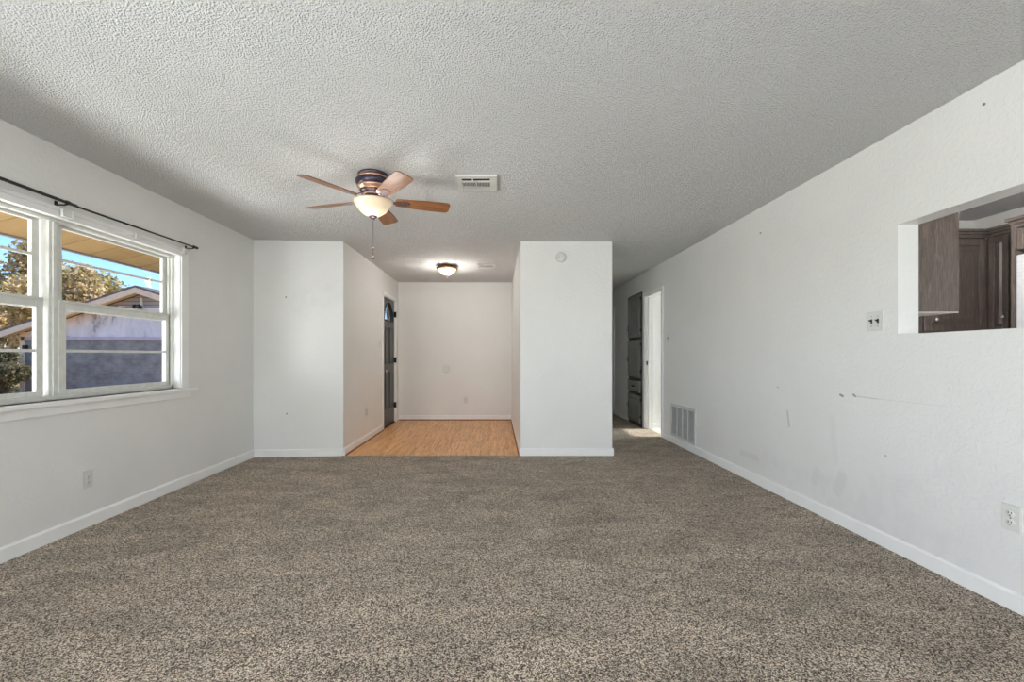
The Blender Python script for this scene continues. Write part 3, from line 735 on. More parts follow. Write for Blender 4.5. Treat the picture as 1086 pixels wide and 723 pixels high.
# bowl shade
rr = .134; zr = 2.240 - H
seg = 64; b = bmesh.new(); rings = []
prof = [(rr, 0), (rr * 1.01, .004), (rr * 1.0, -.004), (rr * .90, -.020), (rr * .80, -.042), (rr * .66, -.066), (rr * .48, -.086), (rr * .30, -.099), (rr * .14, -.106)]
for r_, z in prof:
    rg = []
    for i in range(seg):
        a = 2 * math.pi * i / seg; fl_ = 1 + .018 * abs(math.cos(a * 4)) * (1 if z < -.001 else 0)
        rg.append(b.verts.new((r_ * fl_ * math.cos(a), r_ * fl_ * math.sin(a), z)))
    rings.append(rg)
for a_, c_ in zip(rings, rings[1:]):
    for i in range(seg):
        f = b.faces.new([a_[i], a_[(i + 1) % seg], c_[(i + 1) % seg], c_[i]]); f.smooth = True
b.faces.new(rings[-1])
bmesh.ops.recalc_face_normals(b, faces=b.faces[:])
m_ = MB(); m_.merge(b, Matrix.Translation((0, 0, zr)))
bowl = part('bowl_shade', m_, M['fan_bowl'], FAN, 'frosted cream glass bowl')
part('shade_finial', MB().lathe([(.030, 0), (.031, -.004), (.022, -.010), (.012, -.016), (.013, -.022), (.007, -.028), (0, -.031)], (0, 0, zr - .103), 24), M['bronze'], FAN)
zc0 = zr - .133; zc1 = 1.843 - H
ch = MB().tube([(0, 0, zc0), (0, 0, zc1 + .01)], .0016, 6)
chain = part('pull_chain', ch, M['bronze'], FAN)
part('pull_bead', MB().lathe([(0, .008), (.007, .004), (.007, -.002), (.003, -.009), (0, -.010)], (0.003, 0, 1.908 - H), 14), M['bronze'], chain)
part('pull_knob', MB().lathe([(0, .012), (.006, .008), (.012, .000), (.010, -.008), (0, -.011)], (0, 0, zc1), 16), M['bronze'], chain)
point('fan_lamp_lower', (FX, FY, 1.95), 4.5, (1.0, .96, .90), .10)
point('fan_lamp_upper', (FX, FY, 2.200), 3.0, (1.0, .96, .91), .03)
# blades
def blade_outline():
    r0, w0, wt, n = .165, .044, bw, 8
    pts = [(r0, -w0), ]
    for i in range(1, 7):
        u = i / 7; pts.append((r0 + (R - .04 - r0) * u, -(w0 + (wt - w0) * min(1, u * 1.5) ** .8)))
    rc = .030
    for i in range(n + 1):
        a = -math.pi / 2 + math.pi / 2 * i / n; pts.append((R - rc + rc * math.cos(a), -wt + rc + rc * math.sin(a)))
    for i in range(n + 1):
        a = math.pi / 2 * i / n; pts.append((R - rc + rc * math.cos(a), wt - rc + rc * math.sin(a)))
    for i in range(6, 0, -1):
        u = i / 7; pts.append((r0 + (R - .04 - r0) * u, (w0 + (wt - w0) * min(1, u * 1.5) ** .8)))
    pts.append((r0, w0)); pts.append((r0 - .012, w0 * .6)); pts.append((r0 - .012, -w0 * .6))
    return pts
zbl = hb - H
first = None
for k in range(5):
    if k == 0:
        mb = MB().prism(blade_outline(), .006, Matrix.Rotation(pi_, 4, 'X') @ Matrix.Translation((0, 0, -.003)), .0012)
        bl = part('blade', mb, M['blade'], FAN)
        ir = MB()
        ir.prism([(.185, -.024), (.200, -.032), (.235, -.030), (.262, -.010), (.268, 0), (.262, .010), (.235, .030), (.200, .032), (.185, .024), (.14, .012), (.14, -.012)], .004,
                 Matrix.Rotation(pi_, 4, 'X') @ Matrix.Translation((0, 0, -.0075)), .001)
        ir.hexa([(.07, -.016, .042), (.07, .016, .042), (.15, .014, -.006), (.15, -.014, -.006), (.07, -.016, .050), (.07, .016, .050), (.15, .014, .002), (.15, -.014, .002)])
        io = part('blade_iron', ir, M['iron_silver'], bl, 'bronze blade iron')
        so = []
        for sx, sy in ((.205, -.018), (.205, .018), (.25, 0)):
            v = Matrix.Rotation(pi_, 4, 'X') @ Vector((sx, sy, -.008)); so.append(part('screw', MB().lathe([(.004, 0), (.004, -.0015), (0, -.0025)], v, 10), M['chrome'], bl))
        first = bl
    else:
        bl = first.copy(); COL.objects.link(bl)
        for c in (io, *so): d = c.copy(); COL.objects.link(d); d.parent = bl
    bl.location = (0, 0, zbl); bl.rotation_euler = (0, 0, ph - math.radians(72) * k)
    bl.parent = FAN

# ------------------------------------------------------------------ flush ceiling light of the entry
LX, LY = -.712, D(6.94)
T = thing('flush_ceiling_light', (LX, LY, H), 'small brass-rimmed flush ceiling light glowing warm over the wood floor', 'ceiling light')
part('canopy', MB().lathe([(.075, 0), (.075, -.020), (.02, -.024), (.0, -.024)], (0, 0, 0), 32), M['flush_rim'], T)
part('rim', MB().lathe([(.128, -.030), (.150, -.030), (.154, -.038), (.150, -.050), (.136, -.058), (.130, -.050), (.128, -.030)], (0, 0, 0), 48), M['flush_rim'], T)
part('bowl_shade', MB().lathe([(.132, -.034), (.130, -.056), (.112, -.082), (.080, -.112), (.045, -.132), (.012, -.140), (0, -.140)], (0, 0, 0), 48), M['flush_bowl'], T, 'glowing cream glass bowl')
fin = MB().lathe([(.014, -.138), (.016, -.144), (.008, -.152), (.009, -.164), (.004, -.176), (0, -.178)], (0, 0, 0), 16)
part('finial', fin, M['flush_rim'], T)
for k in range(3):
    a = math.radians(20 + 120 * k); cl = MB().box(.142 * math.cos(a) - .008, .142 * math.cos(a) + .008, .142 * math.sin(a) - .008, .142 * math.sin(a) + .008, -.068, -.046, .002)
    part('shade_clip', cl, M['flush_rim'], T)
part('hanger', MB().tube([(0, 0, -.02), (0, 0, -.14)], .005, 8), M['flush_rim'], T)
point('entry_lamp', (LX, LY, H - .045), 9, (1.0, .76, .50), .03)
point('entry_lamp_lower', (LX, LY, H - .24), 14, (1.0, .97, .93), .08)

# ------------------------------------------------------------------ front door
DR = thing('door_1', (XA, (FD0 + FD1) / 2, 0), 'charcoal front door with an arched fanlight and white casing', 'door', kind='structure')
c = MB().box(XA, XA + .014, FD0 - .055, FD0, 0, 2.13, .002).box(XA, XA + .014, FD1, FD1 + .055, 0, 2.13, .002).box(XA, XA + .014, FD0, FD1, 2.085, 2.13, .002)
c.box(XA - .15, XA, FD0, FD0 + .014, 0, 2.085).box(XA - .15, XA, FD1 - .014, FD1, 0, 2.085).box(XA - .15, XA, FD0 + .014, FD1 - .014, 2.071, 2.085)
c.build('casing', M['trim'], DR)
MB().box(XA - .15, XA - .0, FD0 + .014, FD1 - .014, 0, .012).build('threshold', M['black_iron'], DR)
a0, a1 = FD0 + .016, FD1 - .016; xf = XA - .016; xk = xf - .04; zt = 2.068
leaf = MB().box(xk, xf, a0, a1, .014, 1.68)
yc = (a0 + a1) / 2; ar = (a1 - a0) * .36; az = 1.705; ahh = .30
N = 32
def arch(i):
    th = math.pi * i / N; return (yc + ar * math.cos(th), az + ahh * math.sin(th))
def rect(i):
    th = math.pi * i / N; cx, cz_ = math.cos(th), math.sin(th)
    hw = (a1 - a0) / 2; hh_ = zt - az
    k = min(hw / abs(cx) if abs(cx) > 1e-6 else 9, hh_ / cz_ if cz_ > 1e-6 else 9); return (yc + cx * k, az + cz_ * k)
b = bmesh.new()
vi = {}
for i in range(N + 1):
    for nm, fn in (('a', arch), ('r', rect)):
        y, z = fn(i)
        for sd, x in ((0, xf), (1, xk)): vi[(nm, i, sd)] = b.verts.new((x, y, z))
for i in range(N):
    for sd in (0, 1): b.faces.new([vi[('a', i, sd)], vi[('a', i + 1, sd)], vi[('r', i + 1, sd)], vi[('r', i, sd)]])
    b.faces.new([vi[('a', i, 0)], vi[('a', i + 1, 0)], vi[('a', i + 1, 1)], vi[('a', i, 1)]])
    b.faces.new([vi[('r', i, 0)], vi[('r', i + 1, 0)], vi[('r', i + 1, 1)], vi[('r', i, 1)]])
# corner fill
for s_ in (0, 1):
    cy = a1 if s_ == 0 else a0
    hw = (a1 - a0) / 2; hh_ = zt - az
bmesh.ops.recalc_face_normals(b, faces=b.faces[:]); leaf.merge(b)
leaf.box(xk, xf, a0, a1, 1.68, az)
# corner wedges beyond the ray-projected outline
for i in range(N):
    (y1_, z1a), (y2_, z2a) = rect(i), rect(i + 1)
    if abs(y1_ - y2_) > 1e-4 and abs(z1a - z2a) > 1e-4:
        cy = a1 if (y1_ + y2_) / 2 > yc else a0
        for x0_, x1_ in ((xk, xf),):
            leaf.prism([(0, 0), (1, 0), (1, 1)][:0] or [(y1_, z1a), (y2_, z2a), (cy, zt)], x1_ - x0_, Matrix(((0, 0, 1, x0_), (1, 0, 0, 0), (0, 1, 0, 0), (0, 0, 0, 1))))
LF = leaf.build('leaf', M['door_grey'], DR)
def raised(mb, x, ya, yb, za, zb, sgn=1, d=.013, w=.02):
    """raised moulding ring plus centre field standing on plane x"""
    mb.box(x, x + sgn * d if sgn > 0 else x, ya, ya + w, za, zb, .002) if False else None
    xa, xb = (x, x + d) if sgn > 0 else (x - d, x)
    for q in ((ya, ya + w, za, zb), (yb - w, yb, za, zb), (ya + w, yb - w, za, za + w), (ya + w, yb - w, zb - w, zb)): mb.box(xa, xb, *q, .0015)
    if yb - ya > 3.2 * w: mb.box(xa, xb - .001 if sgn > 0 else xb, ya + w * 1.7, yb - w * 1.7, za + w * 1.7, zb - w * 1.7, .002)
for za, zb in ((1.0, 1.60), (.29, .87)):
    for s_ in (-1, 1):
        pm = MB(); y_ = yc + s_ * (a1 - a0) * .185; hw = (a1 - a0) * .135
        raised(pm, xf, y_ - hw, y_ + hw, za, zb); pm.build('raised_panel', M['door_grey'], LF)
# fanlight cames
cm = MB()
pts = [arch(i) for i in range(N + 1)]
cm.tube([(xf + .002, y, z) for y, z in pts] + [(xf + .002, *pts[0])], .011, 8)
cm.tube([(xf + .002, yc - ar, az), (xf + .002, yc + ar, az)], .011, 8)
for th in (45, 70, 90, 110, 135):
    t_ = math.radians(th); cm.tube([(xk + .03, yc + .07 * math.cos(t_), az + .09 * math.sin(t_)), (xk + .03, yc + ar * math.cos(t_), az + ahh * math.sin(t_))], .004, 6)
cm.tube([(xk + .03, yc + .09 * math.cos(math.pi * i / 10), az + .10 * math.sin(math.pi * i / 10)) for i in range(11)], .004, 6)
cm.build('fanlight_cames', M['came'], LF)
MB().prism([(y, z) for y, z in pts], .004, Matrix(((0, 0, 1, xk + .018), (1, 0, 0, 0), (0, 1, 0, 0), (0, 0, 0, 1)))).build('pane', M['glass'], LF)
yk = a0 + .065
MB().lathe([(.026, 0), (.026, .006), (.010, .010), (.010, .026), (.024, .034), (.028, .046), (.022, .058), (0, .062)], (xf, yk, .90), 24, 'X').build('door_knob', M['chrome'], LF)
MB().lathe([(.024, 0), (.024, .008), (.012, .012), (0, .014)], (xf, yk, 1.06), 20, 'X').build('deadbolt', M['chrome'], LF)
for zz in (.25, 1.02, 1.80):
    MB().box(xf - .004, XA + .020, a1 - .004, a1 + .014, zz, zz + .09, .002).tube([(XA + .016, a1 + .004, zz - .006), (XA + .016, a1 + .004, zz + .096)], .007, 8).build('hinge', M['black_iron'], DR)

# ------------------------------------------------------------------ hall doorway and far hall door
HD = thing('door_2', (XR, (DH0 + DH1) / 2, 0), 'white cased doorway in the right wall near the hall cabinet', 'doorway', kind='structure')
c = MB().box(XR - .014, XR, DH0 - .055, DH0, 0, 2.115, .002).box(XR - .014, XR, DH1, DH1 + .055, 0, 2.115, .002).box(XR - .014, XR, DH0, DH1, 2.06, 2.115, .002)
c.box(XR, XR + TR, DH0, DH0 + .012, 0, 2.06).box(XR, XR + TR, DH1 - .012, DH1, 0, 2.06).box(XR, XR + TR, DH0 + .012, DH1 - .012, 2.048, 2.06)
c.box(XR + .045, XR + .06, DH1 - .026, DH1 - .012, 0, 2.048)
c.build('casing', M['trim'], HD)
MB().box(XR + .012, XR + .034, DH1 - .0145, DH1 - .0115, .995, 1.055).build('strike_plate', M['black_iron'], HD)
HD = thing('door_3', (XR, DF0 + .38, 0), 'white closed door deep in the hall', 'door', kind='structure')
MB().box(XR - .014, XR, DF0 - .055, DF0, 0, 2.115, .002).box(XR - .014, XR, DF0 + .76, DF0 + .81, 0, 2.115, .002).box(XR - .014, XR, DF0, DF0 + .76, 2.06, 2.115, .002)\
    .box(XR, XR + TR, DF0, DF0 + .012, 0, 2.06).box(XR, XR + TR, DF0 + .748, DF0 + .76, 0, 2.06).build('casing', M['trim'], HD)
lf = MB().box(XR + .012, XR + .05, DF0 + .014, DF0 + .746, .01, 2.05, .002).build('leaf', M['white_door'], HD)
for zz in (.28, 1.02, 1.76): MB().box(XR + .002, XR + .014, DF0 + .010, DF0 + .024, zz, zz + .09).build('hinge', M['black_iron'], HD)

# ------------------------------------------------------------------ dark linen cabinet of the hall
T = thing('linen_cabinet', (XR, (LC0 + LC1) / 2, 0), 'tall built-in charcoal cabinet with three doors and a drawer in the hall', 'cabinet')
xc = XR - .012
body = MB().box(XR + .004, XR + .42, LC0 + .002, LC0 + .02, 0, 2.158).box(XR + .004, XR + .42, LC1 - .02, LC1 - .002, 0, 2.158).box(XR + .004, XR + .42, LC0 + .02, LC1 - .02, 2.14, 2.158)\
    .box(XR + .40, XR + .42, LC0 + .02, LC1 - .02, 0, 2.14).box(XR + .004, XR + .42, LC0 + .02, LC1 - .02, 0, .05)
body.build('carcass', M['linen_frame'], T)
dz = [(.055, .50), (.785, 1.40), (1.445, 2.135)]
fr = MB().box(xc, XR + .004, LC0 + .001, LC0 + .05, 0, 2.158, .002).box(xc, XR + .004, LC1 - .03, LC1 - .001, 0, 2.158, .002)
for za, zb in ((0, .06), (.49, .535), (.735, .79), (1.39, 1.45), (2.13, 2.158)): fr.box(xc, XR + .004, LC0 + .05, LC1 - .03, za, zb, .002)
fr.build('face_frame', M['linen_frame'], T)
la, lb = LC0 + .052, LC1 - .008
def shaker(x, ya, yb, za, zb, mat, parent, name, sgn=-1, w=.055, t=.018):
    """frame-and-panel door; face looks along sgn X"""
    xa, xb = (x - t, x) if sgn < 0 else (x, x + t)
    d = MB()
    for q in ((ya, ya + w, za, zb), (yb - w, yb, za, zb), (ya + w, yb - w, za, za + w), (ya + w, yb - w, zb - w, zb)): d.box(xa, xb, *q, .003)
    d.box(xa + (.008 if sgn < 0 else 0), xb - (0 if sgn < 0 else .008), ya + w, yb - w, za + w, zb - w)
    d.box(xa + (.002 if sgn < 0 else 0), xb - (0 if sgn < 0 else .002), ya + w + .02, yb - w - .02, za + w + .02, zb - w - .02, .004)
    return d.build(name, mat, parent)
def pull(x, y, z, parent, vertical=True, L=.07):
    m_ = MB(); 
    if vertical:
        m_.box(x - .004, x, y - .012, y + .012, z - L * .8, z + L * .8, .002)
        m_.tube([(x - .004, y, z + L / 2), (x - .022, y, z + L / 3), (x - .026, y, z), (x - .022, y, z - L / 3), (x - .004, y, z - L / 2)], .005, 8)
        for s_ in (-1, 1): m_.box(x - .005, x, y - .018, y + .018, z + s_ * L * .62 - .014, z + s_ * L * .62 + .014, .003)
    else:
        m_.box(x - .004, x, y - L, y + L, z - .012, z + .012, .002)
        m_.tube([(x - .004, y - L / 2, z), (x - .024, y - L / 3, z - .006), (x - .026, y, z - .008), (x - .024, y + L / 3, z - .006), (x - .004, y + L / 2, z)], .005, 8)
    return m_.build('handle', M['black_iron'], parent)
for i, (za, zb) in enumerate(dz):
    d = shaker(xc, la, lb, za, zb, M['linen_dark'], T, 'door')
    pull(xc - .018, lb - .04, (.30, .85, 1.60)[i] if i != 1 else 1.08, d)
    for zz in (za + .08, zb - .10):
        MB().box(xc - .016, xc, la - .016, la - .001, zz, zz + .045, .002).build('hinge', M['black_iron'], d)
d = shaker(xc, la, lb, .54, .73, M['linen_dark'], T, 'drawer', w=.03)
pull(xc - .018, (la + lb) / 2, .635, d, False, .06)

# ------------------------------------------------------------------ kitchen seen through the pass-through
KX = XR + TR
# hanging end cabinet
EY0 = D(2.85); 
T = thing('wall_cabinet', (KX, EY0, 1.40), 'dark espresso wall cabinet end panel hanging just inside the pass-through', 'cabinet', 'espresso kitchen wall cabinets')
ex = (1017 - VX) / F * EY0
MB().box(KX + .002, ex, EY0, EY0 + .018, 1.40, 2.36, .001).build('end_panel', M['espresso_panel'], T)
MB().box(KX + .002, ex - .02, EY0 + .018, EY0 + .60, 1.412, 2.36).build('carcass', M['melamine'], T)
MB().box(KX + .002, ex - .001, EY0 + .001, EY0 + .60, 1.394, 1.400).build('underside', M['melamine'], T, ) 
for i in range(2):
    ya = EY0 + .02 + i * .30
    d = shaker(ex - .02, ya, ya + .29, 1.405, 2.35, M['espresso'], T, 'door', sgn=1, w=.05)
    MB().lathe([(.006, 0), (.006, .012), (.014, .018), (0, .026)], (ex - .002, ya + (.26 if i == 0 else .03), 1.45), 14, 'X').build('knob', M['knob'], d)
# corner cabinet facing the camera
CY = D(4.30)
def kx(px, y): return (px - VX) * y / F
cx0, cx1 = kx(976, CY), kx(1045, CY)
zb0, zt0 = 1.355, 2.262
def crown_x(mb, x0, x1, y, z):     # crown facing -Y
    mb.box(x0, x1, y - .018, y + .02, z - .075, z - .045, .003); mb.box(x0, x1, y - .034, y + .02, z - .048, z - .022, .004); mb.box(x0, x1, y - .05, y + .02, z - .024, z, .004)
T = thing('wall_cabinet', ((cx0 + cx1) / 2, CY, zb0), 'dark raised-panel wall cabinet facing the camera with a bright knob at lower left', 'cabinet', 'espresso kitchen wall cabinets')
MB().box(cx0 - .3, cx1, CY + .002, KB - .002, zb0, zt0 - .03).build('carcass', M['espresso'], T)
def raised_y(x0, x1, y, za, zb, mat, parent, w=.06, t=.02):
    d = MB()
    for q in ((x0, x0 + w, za, zb), (x1 - w, x1, za, zb), (x0 + w, x1 - w, za, za + w), (x0 + w, x1 - w, zb - w, zb)): d.box(q[0], q[1], y - t, y, q[2], q[3], .004)
    d.box(x0 + w, x1 - w, y - .008, y, za + w, zb - w)
    i0, i1, j0, j1 = x0 + w + .012, x1 - w - .012, za + w + .012, zb - w - .012; e = .035
    d.hexa([(i0, y - .008, j0), (i1, y - .008, j0), (i1, y - .008, j1), (i0, y - .008, j1), (i0 + e, y - .020, j0 + e), (i1 - e, y - .020, j0 + e), (i1 - e, y - .020, j1 - e), (i0 + e, y - .020, j1 - e)])
    return d.build('door', mat, parent)
dd = raised_y(cx0 + .02, cx1 - .005, CY, zb0 + .005, zt0 - .085, M['espresso'], T)
MB().lathe([(.006, 0), (.006, .010), (.016, .016), (.014, .024), (0, .028)], (kx(989.5, CY), CY - .02, PZ(339, CY)), 16, '-Y').build('knob', M['knob'], dd)
cr = MB(); crown_x(cr, cx0 - .3, cx1, CY, zt0); cr.build('crown', M['espresso'], T)
# narrow cabinet on the far wall facing left
NX = cx1 + .01; NY1 = CY - .004; NY0 = NX * F / (1072 - VX)
T = thing('wall_cabinet', (NX, NY0, zb0), 'narrow dark wall cabinet in the kitchen corner facing left', 'cabinet', 'espresso kitchen wall cabinets')
MB().box(NX, 4.598, NY0 - .25, NY1, zb0, zt0 - .03).build('carcass', M['espresso'], T)
def raised_x(x, ya, yb, za, zb, mat, parent, w=.045, t=.02):
    d = MB()
    for q in ((ya, ya + w, za, zb), (yb - w, yb, za, zb), (ya + w, yb - w, za, za + w), (ya + w, yb - w, zb - w, zb)): d.box(x - t, x, *q, .004)
    d.box(x - .008, x, ya + w, yb - w, za + w, zb - w)
    i0, i1, j0, j1 = ya + w + .008, yb - w - .008, za + w + .008, zb - w - .008; e = min(.02, (i1 - i0) * .3)
    if i1 - i0 > .03:
        d.hexa([(x - .008, i0, j0), (x - .008, i1, j0), (x - .008, i1, j1), (x - .008, i0, j1), (x - .02, i0 + e, j0 + e), (x - .02, i1 - e, j0 + e), (x - .02, i1 - e, j1 - e), (x - .02, i0 + e, j1 - e)])
    return d.build('door', mat, parent)
dd = raised_x(NX, NY0 + .005, NY1 - .028, zb0 + .005, zt0 - .085, M['espresso'], T, .042)
MB().lathe([(.006, 0), (.006, .010), (.016, .016), (.014, .024), (0, .028)], (NX - .02, NX * F / (1067.5 - VX), PZ(335.5, NX * F / (1067.5 - VX))), 16, '-X').build('knob', M['knob'], dd)
cr = MB()
for o_, za, zb in ((.018, .075, .045), (.034, .048, .022), (.05, .024, 0)): cr.box(NX - o_, NX + .02, NY0 - .25, NY1 - .05, zt0 - za, zt0 - zb, .003)
cr.build('crown', M['espresso'], T)
# fridge enclosure panel, cabinet above the fridge, fridge
PYf = D(3.66)
px0 = 3.93
T = thing('fridge_surround', (4.2, PYf, 0), 'dark cabinet box and side panel enclosing the refrigerator', 'cabinet')
MB().box(px0, 4.598, PYf - .012, PYf + .012, 0.0, 2.17, .002).build('side_panel', M['espresso'], T)
MB().box(px0 + .03, 4.598, PYf - .95, PYf - .014, 1.935, 2.10).build('carcass', M['espresso'], T)
for i in range(2):
    yb = PYf - .016 - i * .455
    raised_x(px0 + .03, yb - .45, yb, 1.94, 2.09, M['espresso'], T, .035)
cr = MB()
for o_, za, zb in ((.018, .075, .045), (.034, .048, .022), (.06, .024, 0)): cr.box(px0 + .03 - o_, px0 + .05, PYf - .95, PYf + .03, 2.185 - za, 2.185 - zb, .003)
cr.build('crown', M['espresso'], T)
fx = px0 - .05 + .05
fy1 = PYf - .02; 
T = thing('refrigerator', (4.2, fy1 - .45, 0), 'stainless refrigerator just showing at the right edge of the pass-through', 'refrigerator')
MB().box(fx + .06, 4.58, fy1 - .92, fy1, .02, 1.90, .006).build('body', M['duct'], T)
for ya, yb in ((fy1 - .92, fy1 - .464), (fy1 - .458, fy1)):
    d = MB().box(fx, fx + .058, ya, yb, .60, 1.90, .008).build('door', M['steel'], T)
    yh = yb - .05 if yb < fy1 - .2 else ya + .05
    MB().tube([(fx, yh, .80), (fx - .045, yh, .83), (fx - .045, yh, 1.65), (fx, yh, 1.68)], .011, 10).build('handle', M['chrome'], d)
d = MB().box(fx, fx + .058, fy1 - .92, fy1, .06, .592, .008).build('freezer_drawer', M['steel'], T)
MB().tube([(fx, fy1 - .82, .52), (fx - .045, fy1 - .80, .52), (fx - .045, fy1 - .12, .52), (fx, fy1 - .10, .52)], .011, 10).build('handle', M['chrome'], d)

# ------------------------------------------------------------------ outdoors
GZ = -0.32
struct('ground', MB().box(-70, -3.0, -25, 75, GZ - .2, GZ), M['ground'], 'lawn strewn with fallen orange leaves', 'ground')
struct('trim_eave', MB().hexa([(-3.86, -3, 2.10), (XW - .01, -3, 2.335), (XW - .01, 8.2, 2.335), (-3.86, 8.2, 2.10), (-3.86, -3, 2.13), (XW - .01, -3, 2.365), (XW - .01, 8.2, 2.365), (-3.86, 8.2, 2.13)]),
       M['soffit'], 'tan plywood soffit of the eave above the window', 'soffit')
struct('trim_fascia', MB().box(-3.90, -3.862, -3, 8.2, 2.085, 2.22, .003), M['fascia'], 'grey fascia board along the eave', 'fascia')

GY = 19.0 * S
def gx(px, y=None): return (px - VX) * (y or GY) / F
def gz(py, y=None): return CZ + (VY - py) * (y or GY) / F
GAR = thing('garage', (gx(143), GY, GZ), 'neighbouring garage with peeling lavender gable and slate lower wall', 'building')
xl = gx(23.5); xp = gx(143, GY - .55); xrr = 2 * xp - xl; zp = gz(304, GY - .55); slope = (gz(304, GY - .55) - gz(322, GY - .55)) / (gx(143, GY - .55) - gx(88, GY - .55))
xrr0 = 0
zw = zp - slope * (xp - xl)
zbnd = gz(358.5)
def roofz(x): return zp - slope * abs(x - xp)
dpt = 7.0
MB().box(xl, xrr, GY, GY + dpt, GZ, zbnd).build('lower_wall', M['brick'], GAR, )
ztl = gz(322.5)
xs_ = (zp - ztl) / slope
def gab(y0, y1, pts): 
    m_ = MB(); m_.prism([(x, z) for x, z in pts], y1 - y0, Matrix(((1, 0, 0, 0), (0, 0, 1, y0), (0, 1, 0, 0), (0, 0, 0, 1)))); return m_
zz_ = min(ztl, 99)
gab(GY, GY + dpt, [(xl, zbnd), (xrr, zbnd), (xrr, max(zbnd, roofz(xrr) - .16)), (xp + xs_, ztl - .16), (xp - xs_, ztl - .16), (xl, max(zbnd, roofz(xl) - .16))]).build('upper_wall', M['siding'], GAR)
gab(GY + .01, GY + dpt, [(xp - xs_, ztl - .155), (xp + xs_, ztl - .155), (xp, zp - .16)]).build('gable_wall', M['gable'], GAR)
MB().box(xl, xrr, GY - .05, GY, zbnd - .06, zbnd + .05).build('band_board', M['pink_trim'], GAR)
MB().box(xp - xs_ + .3, xp + xs_ - .3, GY - .04, GY + .01, ztl - .20, ztl - .15).build('gable_trim', M['trim'], GAR)
MB().box(gx(150.5) - .04, gx(150.5) + .04, GY - .04, GY + .01, ztl - .2, zp - .35).build('gable_trim', M['trim'], GAR)
MB().box(xl - .05, xl + .12, GY - .05, GY + .05, GZ, roofz(xl) - .1).build('corner_board', M['peach'], GAR)
ov = .55
for s_ in (-1, 1):
    xe = xp + s_ * (xrr - xp + .55); ze = zp - slope * abs(xe - xp)
    def slab(y0, y1, za, zb, m, nm):
        mm = MB(); mm.hexa([(xp, y0, zp + za), (xe, y0, ze + za), (xe, y1, ze + za), (xp, y1, zp + za), (xp, y0, zp + zb), (xe, y0, ze + zb), (xe, y1, ze + zb), (xp, y1, zp + zb)])
        return mm.build(nm, m, GAR)
    slab(GY - ov, GY + dpt + ov, -.02, .06, M['shingle'], 'roof')
    slab(GY - ov + .0, GY - ov + .04, -.24, -.02, M['peach'], 'rake_board')
    slab(GY - ov + .04, GY - .0, -.12, -.06, M['peach'], 'rake_soffit')
fl_ = MB()
yy = GY - .1
fl_.box(gx(147), gx(150), GY - .06, GY, gz(327), gz(323.5)).lathe([(0, 0), (.04, .01), (.09, .14), (0, .14)], (gx(146.5), GY - .04, gz(325.5)), 16, '-Y').lathe([(0, 0), (.04, .01), (.09, .14), (0, .14)], (gx(151), GY - .04, gz(325.5)), 16, '-Y')
fl_.build('flood_light', M['black_iron'], GAR)
MB().box(gx(26.5), gx(30.0), GY - .12, GY, gz(371), gz(366), .01).build('wall_lantern', M['black_iron'], GAR)

def leaves(mb, centre, rad, n, size, rnd, hollow=.35):
    cx_, cy_, cz_ = centre
    blobs = []
    for _ in range(14):
        a = rnd.uniform(0, 2 * math.pi); e = rnd.uniform(-.9, 1); rr_ = rnd.uniform(.35, .85)
        blobs.append((cx_ + rad[0] * rr_ * math.cos(a) * math.sqrt(1 - e * e * .8), cy_ + rad[1] * rr_ * math.sin(a) * math.sqrt(1 - e * e * .8), cz_ + rad[2] * rr_ * e, rnd.uniform(.28, .5)))
    vs, fs = [], []
    for i in range(n):
        bx_, by_, bz_, br_ = blobs[rnd.randrange(len(blobs))]
        v = Vector((rnd.gauss(0, 1), rnd.gauss(0, 1), rnd.gauss(0, 1))).normalized() * (rnd.uniform(hollow, 1.0))
        p = Vector((bx_ + v.x * rad[0] * br_, by_ + v.y * rad[1] * br_, bz_ + v.z * rad[2] * br_))
        s_ = size * rnd.uniform(.6, 1.3)
        u = Vector((rnd.gauss(0, 1), rnd.gauss(0, 1), rnd.gauss(0, 1))).normalized(); w = u.orthogonal().normalized(); w.rotate(Matrix.Rotation(rnd.uniform(0, 6.28), 3, u))
        q = u.cross(w)
        k = len(vs); vs += [p - w * s_ * .5, p + q * s_ * .32, p + w * s_ * .6, p - q * s_ * .32]; fs.append((k, k + 1, k + 2, k + 3))
    mb.append((vs, fs))
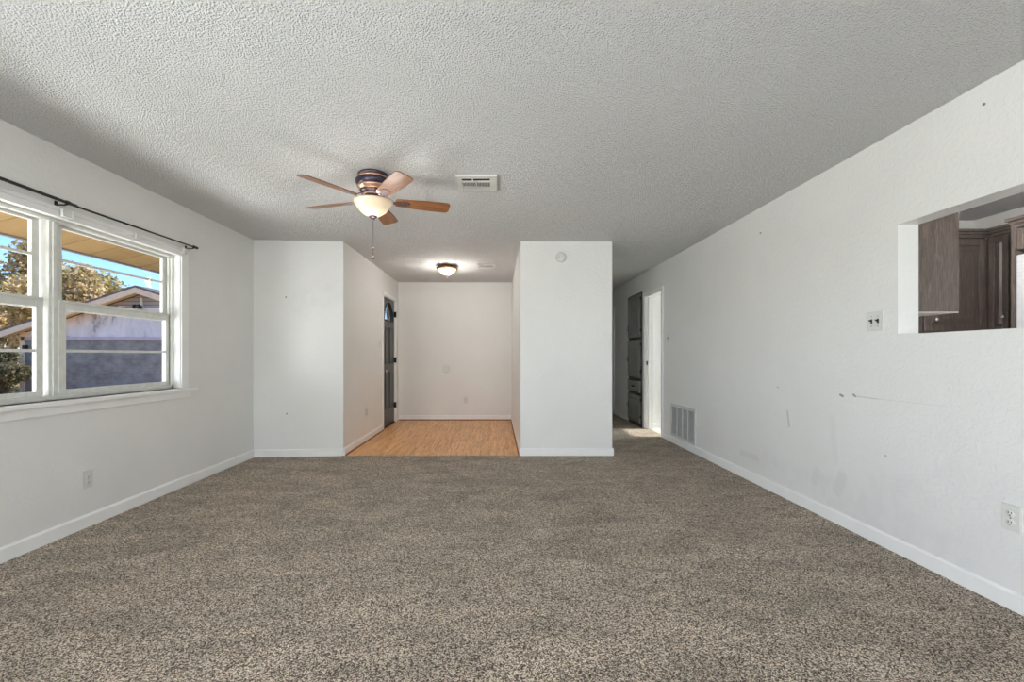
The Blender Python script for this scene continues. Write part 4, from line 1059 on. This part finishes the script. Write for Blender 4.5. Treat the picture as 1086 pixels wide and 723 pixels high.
def tree(name, base, height, rad, n, size, mat, seed, label, bare=0):
    rnd = random.Random(seed)
    T = thing(name, base, label, 'tree', 'trees behind the garage')
    acc = []; crown = (0, 0, height - rad[2])
    leaves(acc, crown, rad, n, size, rnd)
    vs, fs = acc[0]; me = bpy.data.meshes.new('foliage'); me.from_pydata(vs, [], fs); me.materials.append(mat)
    o = bpy.data.objects.new('foliage', me); COL.objects.link(o); o.parent = T
    tr_ = MB().tube([(0, 0, -.05), (.1, .05, height * .3), (0, .1, height * .6), (.1, 0, height * .85)], .2, 8, [.26, .2, .14, .05])
    part('trunk', tr_, M['bark'], T)
    for _ in range(6 + bare):
        a = rnd.uniform(0, 6.28); z0_ = height * rnd.uniform(.3, .7); L_ = rad[0] * rnd.uniform(.5, .9)
        top = height * rnd.uniform(.02, .3 if not bare else .36)
        part('branch', MB().tube([(0, 0, z0_), (L_ * .5 * math.cos(a), rad[1] * .5 * math.sin(a), z0_ + top * .6), (L_ * math.cos(a), rad[1] * math.sin(a), z0_ + top)], .07, 6, [.09, .05, .015]), M['bark'], T)
for i, (px, y, h_, rad, n, size, mt, lab) in enumerate([
        (12, 30, 8.6, (4.4, 1.9, 4.0), 16000, .26, 'leaf_gold', 'tall golden autumn tree at the far left of the window view'),
        (58, 25.5, 7.2, (3.6, 1.7, 3.4), 15000, .22, 'leaf_gold', 'golden brown tree rising above the garage roof slope'),
        (100, 35, 8.0, (4.6, 2.0, 3.6), 14000, .26, 'leaf_olive', 'olive and tan tree just left of the garage peak'),
        (176, 30, 5.4, (2.6, 1.9, 1.7), 6000, .22, 'leaf_olive', 'olive green tree showing to the right of the garage peak'),
        (-75, 21, 6.2, (3.0, 1.6, 2.8), 6000, .24, 'leaf_gold', 'golden tree beyond the left edge of the window'),
        (-8, 16.2, 1.45, (1.5, .7, .9), 6000, .13, 'leaf_green', 'dark green bushy shrub left of the garage corner'),
        (-24, 26.5, 5.2, (1.9, 1.2, 2.6), 6000, .2, 'leaf_gold', 'low golden bush tree filling the gap left of the garage eave'),
        (-100, 16.2, 1.5, (1.5, .9, .9), 4000, .14, 'leaf_green', 'dark green shrub farther left along the yard'),
        (225, 36, 7.0, (3.2, 1.9, 2.8), 5000, .26, 'leaf_olive', 'olive tree hidden mostly behind the window casing')]):
    tree('autumn_tree' if 'shrub' not in lab else 'shrub', ((px - VX) * y / F, y, GZ), h_ - GZ, rad, n, size, M[mt], 11 + i, lab, 5 if i in (0, 1) else 0)
